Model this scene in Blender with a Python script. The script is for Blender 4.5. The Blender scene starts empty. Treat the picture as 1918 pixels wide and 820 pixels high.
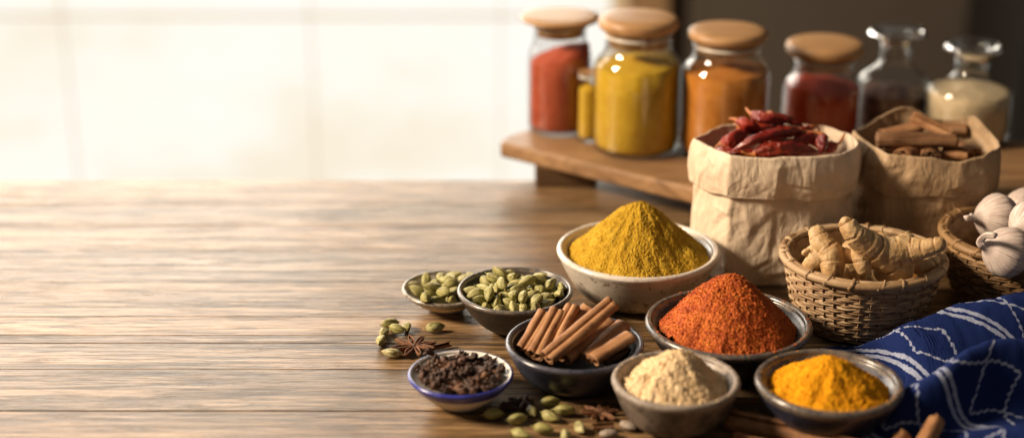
import bpy, math, random
import numpy as np
from mathutils import Vector, Matrix, Quaternion, Euler

# ------------------------------------------------------------------ camera, world, lights, exposure
SC = bpy.context.scene
COL = SC.collection
PITCH = math.radians(21.0)
FPX = 3000.0                      # focal length in photograph pixels (1918 wide)
CAM = Vector((0.0, -1.46, 0.672))

cd = bpy.data.cameras.new("camera")
cam = bpy.data.objects.new("camera", cd)
COL.objects.link(cam)
cam.location = CAM
cam.rotation_euler = (math.radians(90) - PITCH, 0, 0)
cd.sensor_width = 36.0
cd.lens = 36.0 * FPX / 1918.0
cd.clip_start = 0.05
cd.clip_end = 60
cd.dof.use_dof = True
cd.dof.focus_distance = 1.54
cd.dof.aperture_fstop = 1.85
cd.dof.aperture_blades = 0
SC.camera = cam

W = bpy.data.worlds.new("World")
SC.world = W
W.use_nodes = True
W.node_tree.nodes["Background"].inputs[0].default_value = (1.0, 0.86, 0.72, 1)
W.node_tree.nodes["Background"].inputs[1].default_value = 0.11

def area_lamp(name, loc, target, sx, sy, power, col):
    l = bpy.data.lights.new(name, 'AREA')
    l.shape = 'RECTANGLE'; l.size = sx; l.size_y = sy
    l.energy = power; l.color = col
    o = bpy.data.objects.new(name, l)
    COL.objects.link(o)
    o.location = loc
    o.rotation_euler = (Vector(target) - Vector(loc)).to_track_quat('-Z', 'Y').to_euler()
    return o
area_lamp("key_lamp", (-2.12, -0.22, 1.50), (0.25, 0.02, 0.04), 0.50, 0.54, 158.0, (1.0, 0.80, 0.58))
area_lamp("window_lamp", (-1.05, 1.70, 0.95), (-0.75, 0.2, 0.0), 1.3, 0.8, 20.0, (1.0, 0.90, 0.78))

SC.view_settings.view_transform = 'Standard'
SC.view_settings.look = 'None'
SC.view_settings.exposure = 0.0
SC.view_settings.gamma = 1.0
SC.view_settings.use_curve_mapping = False
SC.render.film_transparent = False
cy = SC.cycles
cy.use_denoising = True
cy.max_bounces = 10; cy.transparent_max_bounces = 24
cy.diffuse_bounces = 3; cy.glossy_bounces = 4; cy.transmission_bounces = 8
cy.caustics_reflective = False; cy.caustics_refractive = False
cy.sample_clamp_indirect = 4.0

# ------------------------------------------------------------------ helpers
RX = Vector((1, 0, 0)); FW = Vector((0, math.cos(PITCH), -math.sin(PITCH))); UP = Vector((0, math.sin(PITCH), math.cos(PITCH)))
def ray(u, v):
    return FW + RX * ((u - 959) / FPX) + UP * ((410 - v) / FPX)
def at(u, v, z=0.0):
    """the point at height z over the table that photograph pixel (u, v) looks at"""
    d = ray(u, v)
    k = (z - CAM.z) / d.z
    return CAM + d * k
def aty(u, v, y):
    d = ray(u, v)
    return CAM + d * ((y - CAM.y) / d.y)
def depth(p):
    return (Vector(p) - CAM).dot(FW)
def px2m(px, p):
    return px * depth(p) / FPX
def srgb(h):
    c = [int(h[i:i + 2], 16) / 255 for i in (0, 2, 4)]
    return tuple((x / 12.92 if x <= 0.04045 else ((x + 0.055) / 1.055) ** 2.4) for x in c) + (1.0,)

def _hash(ix, iy, iz, seed):
    h = (ix.astype(np.int64) * 374761393 + iy.astype(np.int64) * 668265263 + iz.astype(np.int64) * 2147483647 + seed * 1274126177) & 0xFFFFFFFF
    h = ((h ^ (h >> 13)) * 1274126177) & 0xFFFFFFFF
    h = ((h ^ (h >> 16)) * 2246822519) & 0xFFFFFFFF
    return ((h ^ (h >> 15)) & 0xFFFFFF) / float(0x1000000)
def vnoise(p, seed=0):
    p = np.asarray(p, float)
    i = np.floor(p).astype(np.int64); f = p - i
    w = f * f * (3 - 2 * f)
    out = 0
    for dx in (0, 1):
        for dy in (0, 1):
            for dz in (0, 1):
                wt = (w[..., 0] if dx else 1 - w[..., 0]) * (w[..., 1] if dy else 1 - w[..., 1]) * (w[..., 2] if dz else 1 - w[..., 2])
                out = out + wt * _hash(i[..., 0] + dx, i[..., 1] + dy, i[..., 2] + dz, seed)
    return out * 2 - 1
def fbm(p, octs=4, seed=0, gain=0.5, lac=2.03):
    p = np.asarray(p, float)
    a, s, t = 1.0, 0.0, 0.0
    for o in range(octs):
        s = s + a * vnoise(p, seed + o * 17); t += a
        p = p * lac + 3.7; a *= gain
    return s / t
def worley(p, seed=0):
    p = np.asarray(p, float)
    i = np.floor(p).astype(np.int64)
    f1 = np.full(p.shape[:-1], 9.0); f2 = f1.copy()
    for dx in (-1, 0, 1):
        for dy in (-1, 0, 1):
            for dz in (-1, 0, 1):
                c = i + np.array([dx, dy, dz])
                q = np.stack([c[..., k] + _hash(c[..., 0], c[..., 1], c[..., 2], seed + 31 * k) for k in range(3)], -1)
                d = np.sqrt(((p - q) ** 2).sum(-1))
                f2 = np.where(d < f1, f1, np.minimum(f2, d)); f1 = np.minimum(f1, d)
    return f1, f2

def mesh_data(name, v, f, mats, smooth=True, mi=None):
    me = bpy.data.meshes.new(name)
    me.from_pydata([tuple(map(float, a)) for a in v], [], [tuple(int(x) for x in a) for a in f])
    for m in (mats if isinstance(mats, (list, tuple)) else [mats]):
        me.materials.append(m)
    if mi is not None:
        me.polygons.foreach_set("material_index", np.asarray(mi, np.int32))
    if smooth:
        me.polygons.foreach_set("use_smooth", np.ones(len(me.polygons), bool))
    me.update()
    return me
def obj(name, me, parent=None, loc=None, quat=None):
    o = bpy.data.objects.new(name, me)
    COL.objects.link(o)
    if parent is not None: o.parent = parent
    if loc is not None: o.location = loc
    if quat is not None:
        o.rotation_mode = 'QUATERNION'; o.rotation_quaternion = quat
    return o
def mk(name, vf, mats, parent=None, loc=None, quat=None, smooth=True):
    return obj(name, mesh_data(name, vf[0], vf[1], mats, smooth), parent, loc, quat)
def tag(o, label=None, cat=None, group=None, kind=None):
    if label: o["label"] = label
    if cat: o["category"] = cat
    if group: o["group"] = group
    if kind: o["kind"] = kind
    return o
def thing(name, label, cat, loc=(0, 0, 0), rz=0.0, group=None):
    o = bpy.data.objects.new(name, None)
    o.empty_display_size = 0.02
    COL.objects.link(o)
    o.location = loc; o.rotation_euler = (0, 0, rz)
    return tag(o, label, cat, group)

def join(parts):
    V, F, n = [], [], 0
    for v, f in parts:
        v = np.asarray(v, float).reshape(-1, 3)
        V.append(v); F += [tuple(int(i) + n for i in a) for a in f]; n += len(v)
    return np.concatenate(V), F
def grid_faces(nr, nc, wrap=True):
    f = []
    for i in range(nr - 1):
        for j in range(nc if wrap else nc - 1):
            k = (j + 1) % nc
            f.append((i * nc + j, i * nc + k, (i + 1) * nc + k, (i + 1) * nc + j))
    return f
def lathe(prof, n=96, wob=None):
    """prof: list of (radius, z) from one end to the other"""
    a = np.linspace(0, 2 * math.pi, n, endpoint=False)
    p = np.asarray(prof, float)
    r = p[:, 0][:, None]; z = p[:, 1][:, None]
    v = np.stack([r * np.cos(a), r * np.sin(a), z + 0 * a], -1)
    if wob is not None: v = wob(v, a)
    return v.reshape(-1, 3), grid_faces(len(prof), n)
def smoothcurve(pts, n):
    """Catmull-Rom through the points"""
    p = np.asarray(pts, float)
    p = np.concatenate([[2 * p[0] - p[1]], p, [2 * p[-1] - p[-2]]])
    m = len(p) - 3
    out = []
    for t in np.linspace(0, m, n):
        i = min(int(t), m - 1); u = t - i
        a, b, c, d = p[i:i + 4]
        out.append(0.5 * (2 * b + (c - a) * u + (2 * a - 5 * b + 4 * c - d) * u * u + (3 * b - a - 3 * c + d) * u ** 3))
    return np.array(out)
def tube(path, rad, n=10, caps=True, sect=None, up=(0, 0, 1)):
    """sweep a circle (or a 2-D section scaled by rad) along a path"""
    P = np.asarray(path, float); m = len(P)
    R = np.broadcast_to(np.asarray(rad, float), (m,))
    T = np.gradient(P, axis=0); T /= np.linalg.norm(T, axis=1)[:, None] + 1e-12
    u0 = np.asarray(up, float)
    if abs(T[0] @ u0) > 0.95: u0 = np.array([1.0, 0, 0])
    N = u0 - T[0] * (T[0] @ u0); N /= np.linalg.norm(N)
    if sect is None:
        a = np.linspace(0, 2 * math.pi, n, endpoint=False)
        sect = np.stack([np.cos(a), np.sin(a)], -1)
    sect = np.asarray(sect, float); n = len(sect)
    V = []
    for i in range(m):
        N = N - T[i] * (N @ T[i]); N /= np.linalg.norm(N) + 1e-12
        B = np.cross(T[i], N)
        V.append(P[i] + R[i] * (sect[:, :1] * N + sect[:, 1:] * B))
    V = np.concatenate(V); F = grid_faces(m, n)
    if caps:
        F.append(tuple(range(n - 1, -1, -1))); F.append(tuple(range((m - 1) * n, m * n)))
    return V, F
def box(cx, cy_, cz, sx, sy, sz):
    x, y, z = sx / 2, sy / 2, sz / 2
    v = np.array([(-x, -y, -z), (x, -y, -z), (x, y, -z), (-x, y, -z), (-x, -y, z), (x, -y, z), (x, y, z), (-x, y, z)]) + (cx, cy_, cz)
    return v, [(3, 2, 1, 0), (4, 5, 6, 7), (0, 1, 5, 4), (1, 2, 6, 5), (2, 3, 7, 6), (3, 0, 4, 7)]
def bevel(o, w, seg=2):
    m = o.modifiers.new("bevel", 'BEVEL'); m.width = w; m.segments = seg; m.limit_method = 'ANGLE'
    return o
def normals(me):
    a = np.empty(len(me.vertices) * 3, np.float32); me.vertices.foreach_get("normal", a)
    return a.reshape(-1, 3).astype(float)
def coords(me):
    a = np.empty(len(me.vertices) * 3, np.float32); me.vertices.foreach_get("co", a)
    return a.reshape(-1, 3).astype(float)
def set_coords(me, v):
    me.vertices.foreach_set("co", np.asarray(v, np.float32).ravel()); me.update()

# ------------------------------------------------------------------ material helper
class NT:
    def __init__(s, name):
        s.m = bpy.data.materials.new(name); s.m.use_nodes = True
        s.t = s.m.node_tree; s.n = s.t.nodes; s.n.clear()
        s.out = s.n.new('ShaderNodeOutputMaterial')
    def add(s, typ, ins=None, **kw):
        n = s.n.new('ShaderNode' + typ)
        for k, v in kw.items(): setattr(n, k, v)
        for k, v in (ins or {}).items(): s.put(n.inputs[k], v)
        return n
    def put(s, sock, v):
        if isinstance(v, bpy.types.NodeSocket): s.t.links.new(v, sock)
        elif isinstance(v, bpy.types.Node): s.t.links.new(v.outputs[0], sock)
        else:
            if isinstance(v, tuple) and len(v) == 3 and sock.type == 'RGBA': v = v + (1.0,)
            sock.default_value = v
    def coord(s, kind='Object', scale=(1, 1, 1), rot=(0, 0, 0), off=None):
        c = s.add('TexCoord').outputs[kind]
        if off is not None:
            a = s.add('VectorMath', {0: c, 1: off}, operation='ADD'); c = a.outputs[0]
        return s.add('Mapping', {'Vector': c, 'Scale': scale, 'Rotation': rot}).outputs[0]
    def noise(s, vec, scale, detail=4.0, rough=0.55, dist=0.0):
        return s.add('TexNoise', {'Vector': vec, 'Scale': scale, 'Detail': detail, 'Roughness': rough, 'Distortion': dist}).outputs[0]
    def ramp(s, fac, stops):
        n = s.add('ValToRGB', {0: fac})
        e = n.color_ramp.elements
        while len(e) > len(stops): e.remove(e[-1])
        while len(e) < len(stops): e.new(0.5)
        for k, (p, c) in zip(e, stops):
            k.position = p
            k.color = (c if isinstance(c, tuple) else (c, c, c)) + ((1.0,) if not isinstance(c, tuple) or len(c) == 3 else ())
        return n.outputs[0]
    def mix(s, fac, a, b, mode='MIX'):
        n = s.add('Mix', data_type='RGBA', blend_type=mode)
        s.put(n.inputs[0], fac); s.put(n.inputs[6], a); s.put(n.inputs[7], b)
        return n.outputs[2]
    def math(s, op, a, b=0.0, c=0.0):
        n = s.add('Math', {0: a, 1: b, 2: c}, operation=op)
        return n.outputs[0]
    def bump(s, h, strength=0.3, dist=0.001, nrm=None):
        n = s.add('Bump', {'Height': h, 'Strength': strength, 'Distance': dist})
        if nrm is not None: s.put(n.inputs['Normal'], nrm)
        return n.outputs[0]
    def rand(s):
        return s.add('ObjectInfo').outputs['Random']
    def bsdf(s, **kw):
        names = {'base': 'Base Color', 'rough': 'Roughness', 'metal': 'Metallic', 'spec': 'Specular IOR Level', 'coat': 'Coat Weight',
                 'coat_rough': 'Coat Roughness', 'normal': 'Normal', 'sss': 'Subsurface Weight', 'sss_r': 'Subsurface Radius',
                 'sss_s': 'Subsurface Scale', 'trans': 'Transmission Weight', 'ior': 'IOR', 'sheen': 'Sheen Weight', 'sheen_rough': 'Sheen Roughness'}
        b = s.add('BsdfPrincipled')
        for k, v in kw.items(): s.put(b.inputs[names[k]], v)
        s.t.links.new(b.outputs[0], s.out.inputs[0])
        return s.m

def plain(name, base, rough=0.6, **kw):
    return NT(name).bsdf(base=base, rough=rough, **kw)

def m_table():
    t = NT("weathered_wood")
    pl = t.add('Attribute', attribute_name='plank', attribute_type='GEOMETRY')
    off = t.add('CombineXYZ', {0: t.math('MULTIPLY', pl.outputs['Fac'], 37.0), 1: t.math('MULTIPLY', pl.outputs['Fac'], 11.0), 2: pl.outputs['Fac']}).outputs[0]
    c = t.coord('Object', (1, 1, 1), off=off)
    warp = t.noise(t.add('Mapping', {'Vector': c, 'Scale': (5, 14, 1)}).outputs[0], 1.0, 3)
    wv = t.add('VectorMath', {0: c, 1: t.add('CombineXYZ', {1: t.math('MULTIPLY', warp, 0.008)}).outputs[0]}, operation='ADD').outputs[0]
    def st(sx, sy, detail=6, rough=0.62, dist=0.2):
        return t.noise(t.add('Mapping', {'Vector': wv, 'Scale': (sx, sy, 1)}).outputs[0], 1.0, detail, rough, dist)
    broad = st(1.3, 30, 5)
    grain = st(7.0, 130, 8, 0.70, 0.35)
    fine = st(20.0, 330, 7, 0.75, 0.2)
    pore = st(13.0, 250, 4, 0.62)
    crack = st(3.0, 150, 5, 0.65, 0.3)
    line = t.math('ABSOLUTE', t.math('SUBTRACT', st(1.1, 38, 5, 0.62, 0.4), 0.5))
    stain = t.noise(t.add('Mapping', {'Vector': c, 'Scale': (5, 11, 1)}).outputs[0], 1.0, 6, 0.65)
    knot = t.noise(t.add('Mapping', {'Vector': c, 'Scale': (5.5, 21, 1), 'Location': (3.1, 1.7, 0)}).outputs[0], 1.0, 3, 0.5)
    g = t.math('ADD', t.math('MULTIPLY', broad, 0.22), t.math('ADD', t.math('MULTIPLY', grain, 0.40), t.math('MULTIPLY', fine, 0.42)))
    col = t.ramp(g, [(0.42, (0.028, 0.016, 0.007)), (0.485, (0.108, 0.065, 0.030)), (0.54, (0.220, 0.138, 0.067)), (0.61, (0.35, 0.240, 0.132))])
    grey = t.mix(t.ramp(stain, [(0.42, 0.0), (0.66, 0.45)]), col, (0.22, 0.155, 0.088))
    tone = t.ramp(pl.outputs['Fac'], [(0.0, (0.78, 0.74, 0.70)), (0.5, (1.0, 0.95, 0.88)), (1.0, (1.18, 1.08, 0.98))])
    col2 = t.mix(1.0, grey, tone, 'MULTIPLY')
    ck = t.math('MAXIMUM', t.ramp(crack, [(0.355, 1.0), (0.405, 0.0)]), t.math('MULTIPLY', t.ramp(line, [(0.004, 1.0), (0.016, 0.0)]), t.ramp(stain, [(0.40, 0.0), (0.55, 1.0)])))
    ck = t.math('MAXIMUM', ck, t.math('MULTIPLY', t.ramp(pore, [(0.35, 1.0), (0.42, 0.0)]), 0.8))
    col2 = t.mix(t.ramp(knot, [(0.66, 0.0), (0.76, 0.75)]), col2, (0.045, 0.024, 0.012))
    col3 = t.mix(t.math('MULTIPLY', ck, 0.85), col2, (0.020, 0.012, 0.008))
    h = t.math('SUBTRACT', t.math('ADD', t.math('MULTIPLY', grain, 0.9), t.math('MULTIPLY', fine, 0.5)), t.math('MULTIPLY', ck, 0.9))
    rough = t.ramp(grain, [(0.35, 0.40), (0.65, 0.25)])
    return t.bsdf(base=col3, rough=rough, spec=0.42, coat=0.12, coat_rough=0.20, normal=t.bump(h, 0.6, 0.0013))

def m_wood(name, c1, c2, c3, rough=0.45, sx=3.0, sy=60.0, spec=0.5):
    t = NT(name)
    c = t.coord('Object', (sx, sy, sy))
    n = t.noise(c, 1.0, 6, 0.6, 0.8)
    n2 = t.noise(t.coord('Object', (sx * 4, sy * 5, sy * 5)), 1.0, 4, 0.6)
    g = t.math('ADD', t.math('MULTIPLY', n, 0.75), t.math('MULTIPLY', n2, 0.25))
    col = t.ramp(g, [(0.33, c1), (0.5, c2), (0.66, c3)])
    return t.bsdf(base=col, rough=rough, spec=spec, normal=t.bump(g, 0.25, 0.001))

def m_glaze(name, dark, mid, speck, rough=0.28, speck_amt=0.5, coat=0.4, scale=22.0):
    """hand-thrown stoneware: cloudy glaze with wear and specks"""
    t = NT(name)
    c = t.coord('Object')
    n = t.noise(c, scale * 1.8, 7, 0.66, 0.8)
    n2 = t.noise(c, scale * 9, 3, 0.5)
    col = t.mix(t.ramp(n, [(0.40, 0.0), (0.58, 1.0)]), dark, mid)
    sp = t.ramp(n2, [(0.60, 0.0), (0.68, speck_amt)])
    col = t.mix(sp, col, speck)
    r = t.ramp(n, [(0.35, rough + 0.10), (0.7, min(1, rough + 0.30))])
    return t.bsdf(base=col, rough=r, spec=0.4, coat=coat * 0.35, coat_rough=0.22, normal=t.bump(t.math('ADD', n, t.math('MULTIPLY', n2, 0.15)), 0.25, 0.0012))

def m_powder(name, c1, c2, c3, scale=900.0, rough=0.95, spark=0.0, clump=90.0):
    t = NT(name)
    c = t.coord('Object')
    n = t.noise(c, scale, 3, 0.7)
    n2 = t.noise(c, clump, 4, 0.6)
    vo = t.add('TexVoronoi', {'Vector': c, 'Scale': scale * 0.8})
    f = t.math('ADD', t.math('MULTIPLY', n, 0.55), t.math('MULTIPLY', n2, 0.45))
    col = t.ramp(f, [(0.36, c1), (0.50, c2), (0.64, c3)])
    h = t.math('ADD', n, t.math('MULTIPLY', vo.outputs['Distance'], 0.8))
    return t.bsdf(base=col, rough=rough, spec=0.2 + spark, normal=t.bump(h, 0.8, 0.0012))

def m_pod():
    t = NT("cardamom_skin")
    r = t.rand()
    c = t.coord('Object', (90, 420, 420))
    n = t.noise(c, 1.0, 4, 0.6, 0.2)
    n2 = t.noise(t.coord('Object'), 160.0, 3)
    base = t.ramp(r, [(0.0, (0.30, 0.27, 0.085)), (0.35, (0.36, 0.34, 0.12)), (0.7, (0.44, 0.41, 0.17)), (1.0, (0.50, 0.46, 0.25))])
    dk = t.mix(t.ramp(n, [(0.40, 0.9), (0.54, 0.0)]), base, (0.15, 0.125, 0.035))
    col = t.mix(t.ramp(n2, [(0.55, 0.0), (0.75, 0.45)]), dk, (0.40, 0.30, 0.13))
    return t.bsdf(base=col, rough=0.52, spec=0.4, sss=0.08, sss_r=(0.004, 0.004, 0.001), sss_s=0.3, normal=t.bump(n, 0.7, 0.0009))

def m_cinnamon(name="cinnamon_bark", k=1.0):
    t = NT(name)
    r = t.rand()
    c = t.coord('Object', (28, 330, 330))
    n = t.noise(c, 1.0, 6, 0.65, 0.3)
    n2 = t.noise(t.coord('Object'), 70.0, 5, 0.65)
    g = t.math('ADD', t.math('MULTIPLY', n, 0.5), t.math('MULTIPLY', n2, 0.5))
    col = t.ramp(g, [(0.36, (0.13 * k, 0.055 * k, 0.022 * k)), (0.5, (0.36 * k, 0.175 * k, 0.078 * k)), (0.64, (0.50 * k, 0.28 * k, 0.140 * k))])
    tone = t.ramp(r, [(0.0, (0.8, 0.76, 0.72)), (1.0, (1.1, 1.1, 1.1))])
    return t.bsdf(base=t.mix(1.0, col, tone, 'MULTIPLY'), rough=0.62, spec=0.35, normal=t.bump(g, 0.5, 0.0012))

def m_clove():
    t = NT("clove_skin")
    r = t.rand(); n = t.noise(t.coord('Object'), 400.0, 4)
    base = t.ramp(r, [(0.0, (0.028, 0.014, 0.009)), (0.6, (0.070, 0.032, 0.019)), (0.85, (0.15, 0.062, 0.034)), (1.0, (0.30, 0.14, 0.065))])
    return t.bsdf(base=t.mix(n, base, (0.045, 0.024, 0.016)), rough=0.6, spec=0.3, normal=t.bump(n, 0.5, 0.0006))

def m_paper(name, tint):
    t = NT(name)
    c = t.coord('Object')
    n = t.noise(c, 18.0, 6, 0.6, 0.4)
    fib = t.noise(t.coord('Object', (900, 900, 60)), 1.0, 3)
    col = t.ramp(n, [(0.32, tuple(0.80 * x for x in tint)), (0.5, tint), (0.7, tuple(min(1, 1.10 * x) for x in tint))])
    col = t.mix(t.ramp(fib, [(0.3, 0.18), (0.6, 0.0)]), col, tuple(0.6 * x for x in tint))
    cr = t.math('ABSOLUTE', t.math('SUBTRACT', t.noise(c, 22.0, 3, 0.5, 1.2), 0.5))
    cr2 = t.math('ABSOLUTE', t.math('SUBTRACT', t.noise(t.coord('Object', (60, 60, 26)), 1.0, 2, 0.5, 0.8), 0.5))
    h = t.math('ADD', t.math('MULTIPLY', n, 0.7), t.math('ADD', t.math('MULTIPLY', cr, 1.5), t.math('MULTIPLY', cr2, 1.3)))
    h = t.math('ADD', h, t.math('MULTIPLY', fib, 0.05))
    return t.bsdf(base=col, rough=0.50, spec=0.42, normal=t.bump(h, 0.5, 0.0045))

def m_chilli():
    t = NT("dried_chilli_skin")
    r = t.rand(); c = t.coord('Object')
    n = t.noise(c, 60.0, 4); w = t.noise(t.coord('Object', (70, 260, 260)), 1.0, 4, 0.6, 1.0)
    base = t.ramp(r, [(0.0, (0.085, 0.004, 0.003)), (0.5, (0.17, 0.008, 0.005)), (1.0, (0.32, 0.018, 0.007))])
    col = t.mix(t.ramp(n, [(0.45, 0.0), (0.75, 0.6)]), base, (0.45, 0.060, 0.014))
    return t.bsdf(base=col, rough=0.24, spec=0.55, coat=0.2, coat_rough=0.15, normal=t.bump(w, 0.8, 0.0030))

def m_wicker(name, c1, c2, c3):
    t = NT(name)
    a = t.add('Attribute', attribute_name='strand', attribute_type='GEOMETRY')
    n = t.noise(t.coord('Object'), 240.0, 4, 0.6)
    n2 = t.noise(t.coord('Object', (60, 60, 900)), 1.0, 3)
    g = t.math('ADD', t.math('MULTIPLY', a.outputs['Fac'], 0.5), t.math('ADD', t.math('MULTIPLY', n, 0.25), t.math('MULTIPLY', n2, 0.25)))
    return t.bsdf(base=t.ramp(g, [(0.22, c1), (0.5, c2), (0.8, c3)]), rough=0.52, spec=0.4, normal=t.bump(t.math('ADD', n, n2), 0.4, 0.0007))

def m_ginger():
    t = NT("ginger_skin")
    c = t.coord('Object'); n = t.noise(c, 45.0, 6, 0.62, 0.5); n2 = t.noise(c, 300.0, 4, 0.6)
    a = t.add('Attribute', attribute_name='ring', attribute_type='GEOMETRY').outputs['Fac']
    col = t.ramp(n, [(0.32, (0.34, 0.19, 0.078)), (0.5, (0.53, 0.345, 0.165)), (0.68, (0.64, 0.46, 0.25))])
    col = t.mix(t.math('MULTIPLY', a, 0.9), col, (0.22, 0.105, 0.036))
    col = t.mix(t.ramp(n2, [(0.58, 0.0), (0.72, 0.35)]), col, (0.27, 0.15, 0.065))
    return t.bsdf(base=col, rough=0.46, spec=0.4, sss=0.06, sss_r=(0.006, 0.003, 0.001), sss_s=0.4, normal=t.bump(t.math('ADD', n, t.math('MULTIPLY', n2, 0.5)), 0.6, 0.003))

def m_garlic():
    t = NT("garlic_skin")
    u = t.add('Attribute', attribute_name='mer', attribute_type='GEOMETRY').outputs['Fac']
    c = t.coord('Object')
    ax = t.add('SeparateXYZ', {0: c}).outputs[2]
    v = t.add('CombineXYZ', {0: t.math('MULTIPLY', u, 34.0), 1: t.math('MULTIPLY', ax, 30.0)}).outputs[0]
    n = t.noise(v, 1.6, 5, 0.65, 0.3); n2 = t.noise(c, 60.0, 4)
    col = t.ramp(n, [(0.40, (0.36, 0.235, 0.20)), (0.49, (0.60, 0.50, 0.445)), (0.62, (0.76, 0.69, 0.635))])
    col = t.mix(t.ramp(n2, [(0.5, 0.0), (0.75, 0.4)]), col, (0.62, 0.48, 0.43))
    return t.bsdf(base=col, rough=0.40, spec=0.45, sss=0.12, sss_r=(0.008, 0.006, 0.005), sss_s=0.4, normal=t.bump(n, 0.3, 0.001))

def m_cloth():
    t = NT("indigo_cloth")
    uv = t.add('UVMap', uv_map='cloth').outputs[0]
    n = t.noise(t.add('Mapping', {'Vector': uv, 'Scale': (220, 220, 1)}).outputs[0], 1.0, 3)
    s = t.add('SeparateXYZ', {0: uv}); U, V = s.outputs[0], s.outputs[1]
    weave = t.math('MULTIPLY', t.math('SINE', t.math('MULTIPLY', U, 6283 / 2.1)), t.math('SINE', t.math('MULTIPLY', V, 6283 / 2.1)))
    jag = t.math('MULTIPLY', t.math('SUBTRACT', n, 0.5), 0.0040)
    p = t.math('ADD', U, jag)
    PER = 0.088
    pm = t.math('MODULO', t.math('ADD', p, 10 * PER), PER)
    def band(x, c, w):
        return t.math('LESS_THAN', t.math('ABSOLUTE', t.math('SUBTRACT', x, c)), w)
    m = t.math('MAXIMUM', band(pm, 0.012, 0.0022), band(pm, 0.0195, 0.0022))
    def tri(x, per):      # 0..1..0
        return t.math('PINGPONG', t.math('DIVIDE', x, per * 0.5), 1.0)
    # big leafy zigzag with serrated edge between the stripe pairs
    ser = t.math('MULTIPLY', tri(V, 0.0060), 0.0022)
    off = t.math('ABSOLUTE', t.math('SUBTRACT', pm, 0.0535))
    loz = t.math('MULTIPLY', tri(t.math('ADD', V, jag), 0.060), 0.0245)
    m = t.math('MAXIMUM', m, t.math('LESS_THAN', t.math('ABSOLUTE', t.math('SUBTRACT', off, loz)), t.math('ADD', ser, 0.0003)))
    wh = t.mix(t.ramp(n, [(0.35, 0.5), (0.6, 0.0)]), (0.44, 0.47, 0.58), (0.15, 0.19, 0.37))
    bl = t.mix(n, (0.0045, 0.010, 0.062), (0.010, 0.023, 0.115))
    bl = t.mix(t.math('ADD', t.math('MULTIPLY', weave, 0.5), 0.5), bl, (0.014, 0.030, 0.135))
    wh = t.mix(t.math('ADD', t.math('MULTIPLY', weave, 0.35), 0.35), wh, (0.22, 0.27, 0.46))
    col = t.mix(m, bl, wh)
    h = t.math('ADD', t.math('MULTIPLY', weave, 0.5), t.math('ADD', t.math('MULTIPLY', n, 0.8), t.math('MULTIPLY', m, 0.5)))
    return t.bsdf(base=col, rough=0.9, spec=0.10, normal=t.bump(h, 0.5, 0.0008))

def m_glass(name="jar_glass", tint=(0.96, 0.97, 0.97)):
    """thin-walled glass: clear through, reflecting more towards the edges"""
    t = NT(name)
    ge = t.add('NewGeometry')
    dt = t.add('VectorMath', {0: ge.outputs['Normal'], 1: ge.outputs['Incoming']}, operation='DOT_PRODUCT').outputs['Value']
    fc = t.math('SUBTRACT', 1.0, t.math('ABSOLUTE', dt))
    fr = t.math('ADD', 0.04, t.math('MULTIPLY', t.math('POWER', fc, 5.0), 0.90))
    tc = t.mix(t.ramp(fc, [(0.60, 0.0), (1.0, 1.0)]), tint, (0.62, 0.64, 0.65))
    tr = t.add('BsdfTransparent', {'Color': tc})
    gl = t.add('BsdfGlossy', {'Color': (1, 1, 1, 1), 'Roughness': 0.03})
    mx = t.add('MixShader', {0: fr, 1: tr.outputs[0], 2: gl.outputs[0]})
    t.t.links.new(mx.outputs[0], t.out.inputs[0])
    return t.m

def m_emit(name, col, strength):
    t = NT(name)
    e = t.add('Emission', {'Color': col, 'Strength': strength})
    t.t.links.new(e.outputs[0], t.out.inputs[0])
    return t.m

# ------------------------------------------------------------------ builders of the kinds of thing in the photograph
def bowl_profile(R, H, rf, t, p=0.55, lip=0.5, floor=None):
    """outer side bottom->top; inner side top->bottom; floor: height of the inside bottom"""
    zs = np.linspace(0.0, 1.0, 22)
    foot = 0.0035
    z0 = floor if floor else foot + t * 1.1
    outer = [(rf + (R - rf) * (z ** p), foot + (H - t * lip - foot) * z) for z in zs]
    inner = [((R - t) * (z ** p), z0 + (H - t * lip - z0) * z) for z in (zs ** 1.6)[::-1]]
    return outer, inner
def r_inner(R, H, rf, t, z, p=0.55, lip=0.5, floor=None):
    z0 = floor if floor else 0.0035 + t * 1.1
    z1 = H - t * lip
    s = min(max((z - z0) / (z1 - z0), 0.0), 1.0)
    return (R - t) * (s ** p)
def wobble(seed, amp):
    def f(v, a):
        n = fbm(np.stack([v[..., 0] * 14, v[..., 1] * 14, v[..., 2] * 20], -1), 3, seed)
        k = 1 + amp * n
        return np.stack([v[..., 0] * k, v[..., 1] * k, v[..., 2] + 0.25 * amp * 0.06 * n], -1)
    return f
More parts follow.
